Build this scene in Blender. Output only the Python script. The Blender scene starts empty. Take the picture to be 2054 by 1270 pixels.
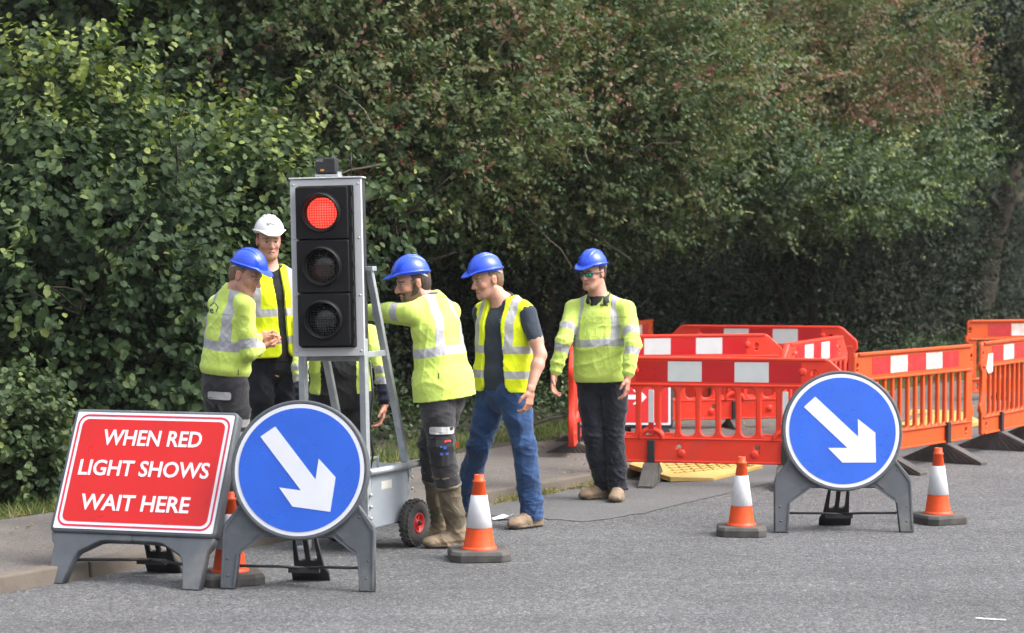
import bpy, math, random
import numpy as np
from mathutils import Vector, Matrix
from mathutils.bvhtree import BVHTree

# ------------------------------------------------------------------ camera, sky, sun
SC = bpy.context.scene
COL = SC.collection
W, H, F = 2054.0, 1270.0, 4300.0          # photograph size, focal length in its pixels
CAMZ, HORIZON = 1.88, 480.0
PITCH = math.atan((H / 2 - HORIZON) / F)
cam_data = bpy.data.cameras.new('camera')
cam_data.sensor_width = 36.0
cam_data.lens = 36.0 * F / W
cam_data.clip_end = 500.0
cam_data.dof.use_dof = True                      # a long lens: the hedge falls slightly out of focus
cam_data.dof.focus_distance = 13.2
cam_data.dof.aperture_fstop = 3.2
cam = bpy.data.objects.new('camera', cam_data)
cam.location = (0, 0, CAMZ)
cam.rotation_euler = (math.pi / 2 - PITCH, 0, 0)
COL.objects.link(cam)
SC.camera = cam

SUN_EL, SUN_AZ = math.radians(50), math.radians(102)   # azimuth from +Y towards +X
world = bpy.data.worlds.new('World')
SC.world = world
world.use_nodes = True
nt = world.node_tree
bg = nt.nodes['Background']
sky = nt.nodes.new('ShaderNodeTexSky')
sky.sky_type = 'NISHITA'
sky.sun_disc = False
sky.sun_elevation = SUN_EL
sky.sun_rotation = SUN_AZ
sky.dust_density = 5.0
sky.air_density = 1.0
hs = nt.nodes.new('ShaderNodeHueSaturation')
hs.inputs['Saturation'].default_value = 0.35          # thin bright cloud: a nearly white sky
nt.links.new(sky.outputs[0], hs.inputs['Color'])
# overcast distribution: the cloud is about three times brighter overhead than at the horizon
tc_ = nt.nodes.new('ShaderNodeTexCoord'); sx_ = nt.nodes.new('ShaderNodeSeparateXYZ')
nt.links.new(tc_.outputs['Generated'], sx_.inputs[0])
mr = nt.nodes.new('ShaderNodeMapRange')
mr.inputs['From Min'].default_value = 0.0; mr.inputs['From Max'].default_value = 0.75
mr.inputs['To Min'].default_value = 0.30; mr.inputs['To Max'].default_value = 1.6
nt.links.new(sx_.outputs['Z'], mr.inputs['Value'])
vm = nt.nodes.new('ShaderNodeVectorMath'); vm.operation = 'SCALE'
nt.links.new(hs.outputs[0], vm.inputs[0]); nt.links.new(mr.outputs[0], vm.inputs['Scale'])
nt.links.new(vm.outputs[0], bg.inputs['Color'])
bg.inputs['Strength'].default_value = 0.15
sun_data = bpy.data.lights.new('sun', 'SUN')
sun_data.energy = 0.6
sun_data.angle = math.radians(22)
sun_data.color = (1.0, 0.96, 0.90)
sun = bpy.data.objects.new('sun', sun_data)
sd = Vector((math.cos(SUN_EL) * math.sin(SUN_AZ), math.cos(SUN_EL) * math.cos(SUN_AZ), math.sin(SUN_EL)))
sun.rotation_euler = sd.to_track_quat('Z', 'Y').to_euler()
sun.location = (8, 8, 20)
COL.objects.link(sun)
SC.view_settings.view_transform = 'Standard'
SC.view_settings.look = 'None'
SC.view_settings.exposure = 1.26
SC.view_settings.gamma = 1.0

CP, SP = math.cos(PITCH), math.sin(PITCH)
def ray(px, py):
    a, b = (px - W / 2) / F, -(py - H / 2) / F
    return np.array([a, CP + b * SP, -SP + b * CP])
def P(px, py, Y):
    """world point seen at pixel (px, py) of the photograph, at world depth Y"""
    r = ray(px, py)
    return np.array([0, 0, CAMZ]) + r * (Y / r[1])
def G(px, py, z=0.0):
    r = ray(px, py)
    return np.array([0, 0, CAMZ]) + r * ((z - CAMZ) / r[2])

# ------------------------------------------------------------------ object helpers
def thing(name, label, cat, loc=(0, 0, 0), rotz=0.0, group=None):
    o = bpy.data.objects.new(name, None)
    o.empty_display_size = 0.1
    COL.objects.link(o)
    o.location = tuple(float(v) for v in loc)
    o.rotation_euler = (0, 0, rotz)
    return tag(o, label, cat, group)
def tag(o, label, cat, group=None):
    o['label'] = label
    o['category'] = cat
    if group:
        o['group'] = group
    return o
def kind(o, k):
    o['kind'] = k
    return o
def link(name, me, parent=None, mats=None):
    o = bpy.data.objects.new(name, me)
    COL.objects.link(o)
    if parent is not None:
        o.parent = parent
    if mats is not None:
        for m in (mats if isinstance(mats, (list, tuple)) else [mats]):
            me.materials.append(m)
    return o
def np_mesh(name, V, Fq, smooth=True):
    """V (n,3) array, Fq (m,k) index array"""
    me = bpy.data.meshes.new(name)
    V = np.asarray(V, dtype=np.float32)
    Fq = np.asarray(Fq, dtype=np.int32)
    k = Fq.shape[1]
    me.vertices.add(len(V))
    me.vertices.foreach_set('co', V.ravel())
    me.loops.add(Fq.size)
    me.loops.foreach_set('vertex_index', Fq.ravel())
    me.polygons.add(len(Fq))
    me.polygons.foreach_set('loop_start', np.arange(0, Fq.size, k, dtype=np.int32))
    if smooth:
        me.polygons.foreach_set('use_smooth', np.ones(len(Fq), dtype=bool))
    me.update(calc_edges=True)
    return me
def fattr(me, name, vals, domain='POINT'):
    a = me.attributes.new(name, 'FLOAT', domain)
    a.data.foreach_set('value', np.asarray(vals, dtype=np.float32))
def cattr(me, name, rgb):
    a = me.attributes.new(name, 'FLOAT_COLOR', 'POINT')
    c = np.ones((len(rgb), 4), dtype=np.float32)
    c[:, :3] = rgb
    a.data.foreach_set('color', c.ravel())

class MB:
    """collects simple shapes into one mesh"""
    def __init__(s):
        s.v, s.f, s.m, s.sm = [], [], [], []
    def add(s, V, Fs, mi=0, smooth=False):
        b = len(s.v)
        s.v += [tuple(float(x) for x in p) for p in V]
        for f in Fs:
            s.f.append(tuple(i + b for i in f)); s.m.append(mi); s.sm.append(smooth)
    def box(s, c, d, R=None, mi=0):
        hx, hy, hz = d[0] / 2, d[1] / 2, d[2] / 2
        V = [Vector((x * hx, y * hy, z * hz)) for z in (-1, 1) for y in (-1, 1) for x in (-1, 1)]
        if R is not None:
            V = [R @ p for p in V]
        V = [p + Vector(c) for p in V]
        s.add(V, [(0, 2, 3, 1), (4, 5, 7, 6), (0, 1, 5, 4), (2, 6, 7, 3), (0, 4, 6, 2), (1, 3, 7, 5)], mi)
    def bar(s, a, b, w, h=None, up=(0, 0, 1), mi=0):
        """rectangular bar from a to b"""
        a, b = Vector(a), Vector(b)
        h = h or w
        d = (b - a); L = d.length; d.normalize()
        u = Vector(up)
        if abs(d.dot(u)) > 0.98:
            u = Vector((0, 1, 0))
        x = d.cross(u).normalized(); y = x.cross(d).normalized()
        R = Matrix((x, d, y)).transposed()
        s.box((a + b) / 2, (w, L, h), R, mi)
    def tube(s, pts, r, seg=10, mi=0, cap=True):
        pts = [Vector(p) for p in pts]
        n = len(pts)
        rr = r if isinstance(r, (list, tuple)) else [r] * n
        V, Fs = [], []
        prev = None
        for i, p in enumerate(pts):
            d = (pts[min(i + 1, n - 1)] - pts[max(i - 1, 0)]).normalized()
            if prev is None:
                u = Vector((0, 0, 1)) if abs(d.z) < 0.9 else Vector((1, 0, 0))
                x = d.cross(u).normalized()
            else:
                x = (prev - d * prev.dot(d)).normalized()
            prev = x
            y = d.cross(x)
            for k in range(seg):
                t = 2 * math.pi * k / seg
                V.append(p + (x * math.cos(t) + y * math.sin(t)) * rr[i])
        for i in range(n - 1):
            for k in range(seg):
                k2 = (k + 1) % seg
                Fs.append((i * seg + k, i * seg + k2, (i + 1) * seg + k2, (i + 1) * seg + k))
        s.add(V, Fs, mi, True)
        if cap:
            b = len(s.v) - len(V)
            s.f.append(tuple(b + k for k in reversed(range(seg)))); s.m.append(mi); s.sm.append(False)
            s.f.append(tuple(b + (n - 1) * seg + k for k in range(seg))); s.m.append(mi); s.sm.append(False)
    def lathe(s, prof, seg=32, c=(0, 0, 0), axis='z', mi=0, smooth=True, R=None):
        """prof: list of (radius, height)"""
        V, Fs = [], []
        for r, h in prof:
            for k in range(seg):
                t = 2 * math.pi * k / seg
                p = Vector((r * math.cos(t), r * math.sin(t), h))
                if axis == 'y':
                    p = Vector((p.x, -p.z, p.y))      # height runs to -y (towards the viewer)
                elif axis == 'x':
                    p = Vector((p.z, p.x, p.y))
                if R is not None:
                    p = R @ p
                V.append(p + Vector(c))
        for i in range(len(prof) - 1):
            for k in range(seg):
                k2 = (k + 1) % seg
                Fs.append((i * seg + k, i * seg + k2, (i + 1) * seg + k2, (i + 1) * seg + k))
        s.add(V, Fs, mi, smooth)
    def prism(s, poly, y0, y1, mi=0, plane='xz'):
        n = len(poly)
        def p3(a, b, h):
            return (a, h, b) if plane == 'xz' else ((h, a, b) if plane == 'yz' else (a, b, h))
        V = [p3(a, b, y0) for a, b in poly] + [p3(a, b, y1) for a, b in poly]
        Fs = [tuple(range(n)), tuple(reversed(range(n, 2 * n)))]
        Fs += [(i, i + n, (i + 1) % n + n, (i + 1) % n) for i in range(n)]
        s.add(V, Fs, mi)
    def build(s, name, mats, parent=None, bevel=0.0, M=None, recalc=True):
        import bmesh
        me = bpy.data.meshes.new(name)
        me.from_pydata(s.v, [], s.f)
        me.polygons.foreach_set('material_index', s.m)
        me.polygons.foreach_set('use_smooth', s.sm)
        if recalc:
            bm = bmesh.new(); bm.from_mesh(me)
            bmesh.ops.recalc_face_normals(bm, faces=bm.faces)
            bm.to_mesh(me); bm.free()
        if M is not None:
            me.transform(M)
        o = link(name, me, parent, mats)
        if bevel:
            md = o.modifiers.new('bevel', 'BEVEL')
            md.width = bevel; md.segments = 2; md.limit_method = 'ANGLE'; md.angle_limit = math.radians(40)
        return o

DG = bpy.context.evaluated_depsgraph_get
XZ = Matrix.Rotation(math.pi / 2, 4, 'X')       # curve plane (x,y) -> upright plane (x,z), its front towards -y
def curve_mesh(cu, name):
    o = bpy.data.objects.new('outline', cu)
    COL.objects.link(o)
    dg = DG(); dg.update()
    me = bpy.data.meshes.new_from_object(o.evaluated_get(dg), depsgraph=dg)
    me.name = name
    bpy.data.objects.remove(o); bpy.data.curves.remove(cu)
    return me
def plate(name, loops, th, mats, parent=None, bevel=0.0, M=None):
    """flat plate in the local xz plane from closed outlines (the inner ones are holes), thickness th about y=0"""
    cu = bpy.data.curves.new(name, 'CURVE')
    cu.dimensions = '2D'; cu.fill_mode = 'BOTH'
    cu.extrude = th / 2 - bevel
    cu.bevel_depth = bevel; cu.bevel_resolution = 1 if bevel else 0
    cu.offset = -bevel
    for lp in loops:
        sp = cu.splines.new('POLY')
        sp.points.add(len(lp) - 1)
        for i, (x, z) in enumerate(lp):
            sp.points[i].co = (x, z, 0, 1)
        sp.use_cyclic_u = True
    me = curve_mesh(cu, name)
    me.transform(XZ)
    if M is not None:
        me.transform(M)
    return link(name, me, parent, mats)
def text_mesh(body, size, bold=0.0, th=0.002, shear=0.0, space=1.0):
    cu = bpy.data.curves.new('lettering', 'FONT')
    cu.body = body; cu.size = size; cu.align_x = 'CENTER'; cu.align_y = 'CENTER'
    cu.offset = bold; cu.extrude = th / 2; cu.shear = shear; cu.space_character = space
    cu.resolution_u = 3
    return curve_mesh(cu, 'lettering')
def circle(r, n=48, c=(0, 0)):
    return [(c[0] + r * math.cos(2 * math.pi * k / n), c[1] + r * math.sin(2 * math.pi * k / n)) for k in range(n)]
def rrect(x0, z0, x1, z1, r, n=5):
    out = []
    for cx, cz, a0 in ((x1 - r, z1 - r, 0), (x0 + r, z1 - r, 90), (x0 + r, z0 + r, 180), (x1 - r, z0 + r, 270)):
        for k in range(n + 1):
            a = math.radians(a0 + 90 * k / n)
            out.append((cx + r * math.cos(a), cz + r * math.sin(a)))
    return out
def copy_tree(o, parent=None):
    c = o.copy(); COL.objects.link(c)
    if parent is not None:
        c.parent = parent
    for ch in list(o.children):
        copy_tree(ch, c)
    return c

# ------------------------------------------------------------------ materials
class NT:
    def __init__(s, name):
        s.m = bpy.data.materials.new(name)
        s.m.use_nodes = True
        s.t = s.m.node_tree
        s.b = s.t.nodes['Principled BSDF']
        s.out = s.t.nodes['Material Output']
    def n(s, typ, **kw):
        nd = s.t.nodes.new('ShaderNode' + typ)
        for k, v in kw.items():
            if k.startswith('i_'):
                key = k[2:].replace('_', ' ')
                nd.inputs[key].default_value = v
            else:
                setattr(nd, k, v)
        return nd
    def l(s, a, b):
        s.t.links.new(a, b)
    def coords(s, kind='Object'):
        return s.n('TexCoord').outputs[kind]
    def noise(s, vec, scale, detail=4, rough=0.6, out='Fac'):
        nd = s.n('TexNoise'); nd.inputs['Scale'].default_value = scale
        nd.inputs['Detail'].default_value = detail; nd.inputs['Roughness'].default_value = rough
        s.l(vec, nd.inputs['Vector'])
        return nd.outputs[out]
    def ramp(s, fac, stops):
        nd = s.n('ValToRGB')
        el = nd.color_ramp.elements
        while len(el) < len(stops):
            el.new(0.5)
        for e, (p, c) in zip(el, stops):
            e.position = p
            e.color = (*c, 1) if isinstance(c, (tuple, list)) else (c, c, c, 1)
        s.l(fac, nd.inputs['Fac'])
        return nd.outputs['Color']
    def mix(s, fac, a, b, mode='MIX'):
        nd = s.n('MixRGB'); nd.blend_type = mode
        for sock, v in (('Fac', fac), ('Color1', a), ('Color2', b)):
            if isinstance(v, bpy.types.NodeSocket):
                s.l(v, nd.inputs[sock])
            elif sock == 'Fac':
                nd.inputs[sock].default_value = v
            else:
                nd.inputs[sock].default_value = (*v, 1) if len(v) == 3 else v
        return nd.outputs['Color']
    def math(s, op, a, b=None, clamp=False):
        nd = s.n('Math'); nd.operation = op; nd.use_clamp = clamp
        for i, v in enumerate((a, b)):
            if v is None:
                continue
            if isinstance(v, bpy.types.NodeSocket):
                s.l(v, nd.inputs[i])
            else:
                nd.inputs[i].default_value = v
        return nd.outputs[0]
    def attr(s, name, out='Fac'):
        nd = s.n('Attribute'); nd.attribute_name = name
        return nd.outputs[out]
    def bump(s, h, strength=0.3, dist=0.005):
        nd = s.n('Bump'); nd.inputs['Strength'].default_value = strength; nd.inputs['Distance'].default_value = dist
        s.l(h, nd.inputs['Height'])
        s.l(nd.outputs[0], s.b.inputs['Normal'])
    def set(s, **kw):
        for k, v in kw.items():
            key = k.replace('_', ' ')
            if isinstance(v, bpy.types.NodeSocket):
                s.l(v, s.b.inputs[key])
            else:
                s.b.inputs[key].default_value = (*v, 1) if isinstance(v, (tuple, list)) and len(v) == 3 else v
        return s
def surf(name, col, rough=0.5, var=0.12, scale=6.0, dirt=0.0, dirt_col=(0.16, 0.14, 0.12), bump=0.0, bscale=60.0,
         metallic=0.0, coat=0.0, spec=0.5, dirt_scale=5.0):
    """painted / moulded surface: mottled base colour, patches of grime, fine bump"""
    t = NT(name)
    co = t.coords()
    n1 = t.noise(co, scale, 5)
    lo = tuple(c * (1 - var) for c in col); hi = tuple(min(1, c * (1 + var)) for c in col)
    c = t.ramp(n1, [(0.3, lo), (0.7, hi)])
    r = t.ramp(t.noise(co, scale * 2.3, 4), [(0.3, max(0, rough - 0.1)), (0.7, min(1, rough + 0.12))])
    if dirt > 0:
        d = t.ramp(t.noise(co, dirt_scale, 8, 0.7), [(0.62 - 0.3 * dirt, 0.0), (0.85 - 0.15 * dirt, min(1.0, 0.35 + dirt))])
        c = t.mix(d, c, dirt_col)
    t.set(Base_Color=c, Roughness=r, Metallic=metallic)
    t.b.inputs['Coat Weight'].default_value = coat
    t.b.inputs['Specular IOR Level'].default_value = spec
    if bump:
        t.bump(t.noise(co, bscale, 5), bump, 0.004)
    return t.m

def banded(name, base, tape, rough=0.85, var=0.08, stain=0.0):
    """cloth whose attribute 'tape' is below zero where the reflective tape is sewn on"""
    t = NT(name)
    co = t.coords()
    n1 = t.noise(co, 9, 5)
    c = t.ramp(n1, [(0.3, tuple(x * (1 - var) for x in base)), (0.7, tuple(min(1, x * (1 + var)) for x in base))])
    if stain:
        d = t.ramp(t.noise(co, 7, 7, 0.7), [(0.55, 0.0), (0.8, stain)])
        c = t.mix(d, c, (0.22, 0.22, 0.08))
    f = t.math('LESS_THAN', t.attr('tape'), 0.0)
    tc = t.ramp(t.noise(co, 30, 3), [(0.3, tuple(x * 0.88 for x in tape)), (0.7, tape)])
    c = t.mix(f, c, tc)
    r = t.math('MULTIPLY_ADD', f, -0.35); t.t.nodes[-1].inputs[2].default_value = rough
    t.set(Base_Color=c, Roughness=r)
    t.b.inputs['Specular IOR Level'].default_value = 0.25
    t.b.inputs['Sheen Weight'].default_value = 0.15
    w = t.noise(co, 26, 3)
    fine = t.noise(co, 420, 2)
    t.bump(t.math('ADD', t.math('MULTIPLY', w, 1.0), t.math('MULTIPLY', fine, 0.12)), 0.35, 0.012)
    return t.m
# ------------------------------------------------------------------ the setting
rng = np.random.default_rng(7)
K0 = G(0, 1192)[:2]; K1 = G(1250, 962)[:2]
D2 = (K1 - K0) / np.linalg.norm(K1 - K0)         # along the kerb
N2 = np.array([-D2[1], D2[0]])                   # away from the road
EDGE = float((G(0, 1043, 0.08)[:2] - K0) @ N2)    # depth of the pavement
KA = math.atan2(D2[1], D2[0])
def hp(t, off, z=0.0):
    p = K0 + D2 * t + N2 * off
    return np.array([p[0], p[1], z])
def along(px, off):
    """distance along the kerb where a line at this offset crosses the photo column px"""
    k = (px - W / 2) / F
    p0 = K0 + N2 * off
    return (k * p0[1] - p0[0]) / (D2[0] - k * D2[1])

def strip(name, t0, t1, o0, o1, z0, z1, mats, M=None):
    m = MB()
    V = [hp(t, o, z) for z in (z0, z1) for t, o in ((t0, o0), (t1, o0), (t1, o1), (t0, o1))]
    m.add(V, [(3, 2, 1, 0), (4, 5, 6, 7), (0, 1, 5, 4), (1, 2, 6, 5), (2, 3, 7, 6), (3, 0, 4, 7)])
    return kind(m.build(name, mats), 'structure')

# asphalt: chippings in a dark binder, worn lighter and darker in broad patches
t = NT('asphalt')
co = t.coords()
v = t.n('TexVoronoi'); v.inputs['Scale'].default_value = 75.0
t.l(co, v.inputs['Vector'])
chip = t.ramp(v.outputs['Color'], [(0.0, (0.065, 0.066, 0.07)), (0.45, (0.15, 0.152, 0.157)), (0.8, (0.215, 0.216, 0.22)), (1.0, (0.42, 0.42, 0.42))])
big = t.ramp(t.noise(co, 0.7, 6, 0.65), [(0.3, 0.51), (0.7, 0.70)])
mid = t.ramp(t.noise(co, 14, 6, 0.75), [(0.3, 0.80), (0.7, 1.12)])
mp = t.n('Mapping'); mp.inputs['Rotation'].default_value = (0, 0, -KA); mp.inputs['Scale'].default_value = (0.12, 1.3, 1)
t.l(co, mp.inputs['Vector'])
track = t.ramp(t.noise(mp.outputs[0], 1.6, 5, 0.6), [(0.35, 0.86), (0.65, 1.08)])
c = t.mix(1.0, chip, big, 'MULTIPLY')
c = t.mix(1.0, c, track, 'MULTIPLY')
c = t.mix(1.0, c, mid, 'MULTIPLY')
stain = t.ramp(t.noise(co, 0.9, 3, 0.5), [(0.66, 0.0), (0.74, 0.30)])
c = t.mix(stain, c, (0.07, 0.068, 0.066))
t.set(Base_Color=c, Roughness=0.85)
t.b.inputs['Specular IOR Level'].default_value = 0.3
hgt = t.math('ADD', t.math('MULTIPLY', v.outputs['Distance'], -1.0), t.math('MULTIPLY', t.noise(co, 30, 5), 0.6))
t.bump(hgt, 0.6, 0.010)
ASPHALT = t.m
# foot pavement: finer, browner, littered with grit
t = NT('pavement_tarmac')
co = t.coords()
v = t.n('TexVoronoi'); v.inputs['Scale'].default_value = 120.0
t.l(co, v.inputs['Vector'])
chip = t.ramp(v.outputs['Color'], [(0.0, (0.07, 0.061, 0.055)), (0.7, (0.130, 0.115, 0.103)), (1.0, (0.22, 0.20, 0.18))])
c = t.mix(1.0, chip, t.ramp(t.noise(co, 1.6, 7, 0.7), [(0.3, 0.68), (0.7, 1.1)]), 'MULTIPLY')
dirt = t.ramp(t.noise(co, 5, 8, 0.75), [(0.6, 0.0), (0.78, 0.55)])
c = t.mix(dirt, c, (0.075, 0.06, 0.045))
t.set(Base_Color=c, Roughness=0.9)
t.bump(t.noise(co, 60, 5, 0.7), 0.6, 0.008)
PAVE = t.m
KERB = surf('kerb_concrete', (0.125, 0.105, 0.087), 0.9, 0.3, 5, 0.7, (0.10, 0.085, 0.065), 0.5, 70)
SOIL = surf('soil', (0.032, 0.025, 0.018), 0.95, 0.4, 4, 0.3, (0.05, 0.045, 0.02), 0.8, 25)
SEAM = surf('seam_tar', (0.15, 0.147, 0.143), 0.85, 0.3, 30, 0.6, (0.07, 0.068, 0.066), 0.4, 120)
PAINT = surf('worn_road_paint', (0.62, 0.62, 0.60), 0.7, 0.15, 20, 0.35, (0.25, 0.25, 0.25), 0.4, 120)

m = MB()
m.add([(-58, -13, 0), (88, -13, 0), (88, 98, 0), (-58, 98, 0)], [(0, 1, 2, 3)])
kind(m.build('road', ASPHALT), 'structure')
strip('pavement', -25, 60, 0.125, EDGE, 0.0, 0.08, PAVE)
strip('verge_soil', -25, 60, EDGE, 45, 0.0, 0.07, SOIL)
m = MB()                                        # kerb stones with fine joints, dropped a little here and there
tt = -24.0; k = 0
r = random.Random(3)
while tt < 55:
    L = 0.914
    zt = 0.088 + r.uniform(-0.004, 0.004); o0 = r.uniform(-0.006, 0.006)
    V = [hp(a, b, z) for z in (-0.02, zt) for a, b in ((tt + 0.0015, o0 + (0.0 if z < 0 else 0.012)), (tt + L - 0.0015, o0 + (0.0 if z < 0 else 0.012)), (tt + L - 0.0015, 0.128), (tt + 0.0015, 0.128))]
    m.add(V, [(3, 2, 1, 0), (4, 5, 6, 7), (0, 1, 5, 4), (1, 2, 6, 5), (2, 3, 7, 6), (3, 0, 4, 7)])
    tt += L
kind(m.build('kerb', KERB, bevel=0.012), 'structure')

def ribbon(name, pts, w, mat, z=0.004, jit=0.3):
    r = random.Random(len(pts) * 7 + int(abs(pts[0][0]) * 10))
    fine = []
    for a, b in zip(pts[:-1], pts[1:]):
        nseg = 14
        for k in range(nseg):
            fine.append(np.array(a) + (np.array(b) - np.array(a)) * k / nseg)
    fine.append(np.array(pts[-1]))
    m = MB(); V = []
    for i, p in enumerate(fine):
        d = fine[min(i + 1, len(fine) - 1)] - fine[max(i - 1, 0)]
        d = d[:2] / np.linalg.norm(d[:2]); nn = np.array([-d[1], d[0]])
        ww = w * (1 + r.uniform(-jit, jit)); sh = r.uniform(-1, 1) * w * jit
        V += [(*(p[:2] + nn * (ww / 2 + sh)), z), (*(p[:2] - nn * (ww / 2 - sh)), z)]
    m.add(V, [(2 * i, 2 * i + 1, 2 * i + 3, 2 * i + 2) for i in range(len(fine) - 1)])
    return kind(m.build(name, mat), 'structure')
# a finer resurfaced strip along the kerb
t = NT('fine_asphalt')
co = t.coords()
v = t.n('TexVoronoi'); v.inputs['Scale'].default_value = 130.0
t.l(co, v.inputs['Vector'])
chip = t.ramp(v.outputs['Color'], [(0.0, (0.075, 0.075, 0.077)), (0.6, (0.110, 0.109, 0.109)), (1.0, (0.165, 0.165, 0.165))])
c = t.mix(1.0, chip, t.ramp(t.noise(co, 1.1, 6, 0.65), [(0.3, 0.82), (0.7, 1.08)]), 'MULTIPLY')
t.set(Base_Color=c, Roughness=0.88)
t.b.inputs['Specular IOR Level'].default_value = 0.25
t.bump(t.noise(co, 70, 5), 0.4, 0.006)
edge_ = [G(880, 1033), G(1000, 1036), G(1090, 1042), G(1180, 1047), G(1290, 1030), G(1420, 1000), G(1600, 955), hp(14, -2.0), hp(14, -0.02), hp(along(872, -0.02), -0.02)]
rj = random.Random(4); pts_ = []
for p_, q_ in zip(edge_[:6], edge_[1:7]):
    for k in range(8):
        w_ = np.array(p_) + (np.array(q_) - np.array(p_)) * k / 8
        pts_.append((w_[0] + rj.uniform(-0.012, 0.012), w_[1] + rj.uniform(-0.03, 0.03), 0.004))
pts_ += [(w_[0], w_[1], 0.004) for w_ in edge_[6:]]
m = MB(); m.add(pts_, [tuple(range(len(pts_)))])
kind(m.build('road_patch', t.m), 'structure')
ribbon('road_marking', [G(1958, 1241), G(2018, 1245)], 0.03, PAINT, jit=0.25)

# ------------------------------------------------------------------ foliage
def leaf_material(name, stops, rough=0.45, trans=0.25, spec=0.4):
    t = NT(name)
    c = t.ramp(t.attr('hue'), stops)
    t.set(Base_Color=c, Roughness=rough)
    t.b.inputs['Specular IOR Level'].default_value = spec
    tr = t.n('BsdfTranslucent')
    t.l(t.mix(1.0, c, (1.1, 1.25, 0.6), 'MULTIPLY'), tr.inputs['Color'])
    mx = t.n('MixShader'); mx.inputs[0].default_value = trans
    t.l(t.b.outputs[0], mx.inputs[1]); t.l(tr.outputs[0], mx.inputs[2])
    t.l(mx.outputs[0], t.out.inputs['Surface'])
    return t.m
LEAF_HAZEL = leaf_material('hazel_leaf', [(0.0, (0.017, 0.034, 0.016)), (0.5, (0.038, 0.066, 0.028)), (0.80, (0.075, 0.112, 0.042)), (1.0, (0.20, 0.24, 0.065))], 0.62, 0.25, 0.18)
LEAF_HAW = leaf_material('hawthorn_leaf', [(0.0, (0.024, 0.046, 0.020)), (0.45, (0.060, 0.098, 0.040)), (0.80, (0.125, 0.155, 0.062)), (0.94, (0.17, 0.155, 0.080)), (1.0, (0.16, 0.075, 0.055))], 0.6, 0.32, 0.25)
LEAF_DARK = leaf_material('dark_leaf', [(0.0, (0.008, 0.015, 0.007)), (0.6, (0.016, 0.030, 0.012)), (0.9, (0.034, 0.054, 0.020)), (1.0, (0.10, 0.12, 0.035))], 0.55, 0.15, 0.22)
LEAF_MID = leaf_material('green_leaf', [(0.0, (0.026, 0.044, 0.022)), (0.5, (0.054, 0.088, 0.038)), (0.85, (0.105, 0.148, 0.056)), (1.0, (0.20, 0.22, 0.065))], 0.55, 0.3, 0.28)
LEAF_RED = leaf_material('berried_leaf', [(0.0, (0.040, 0.066, 0.030)), (0.5, (0.095, 0.125, 0.052)), (0.74, (0.155, 0.135, 0.070)), (1.0, (0.20, 0.095, 0.070))], 0.6, 0.32, 0.25)
BERRY = surf('haw_berry', (0.20, 0.018, 0.02), 0.35, 0.3, 30)
BARK = surf('bark', (0.030, 0.025, 0.020), 0.95, 0.4, 9, 0.4, (0.025, 0.032, 0.016), 0.9, 28, spec=0.1)
TWIG = surf('pale_twig', (0.20, 0.16, 0.125), 0.85, 0.3, 9)
GRASS = leaf_material('grass_blade', [(0.0, (0.05, 0.085, 0.018)), (0.6, (0.11, 0.16, 0.035)), (1.0, (0.25, 0.22, 0.09))], 0.6, 0.3)

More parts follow.
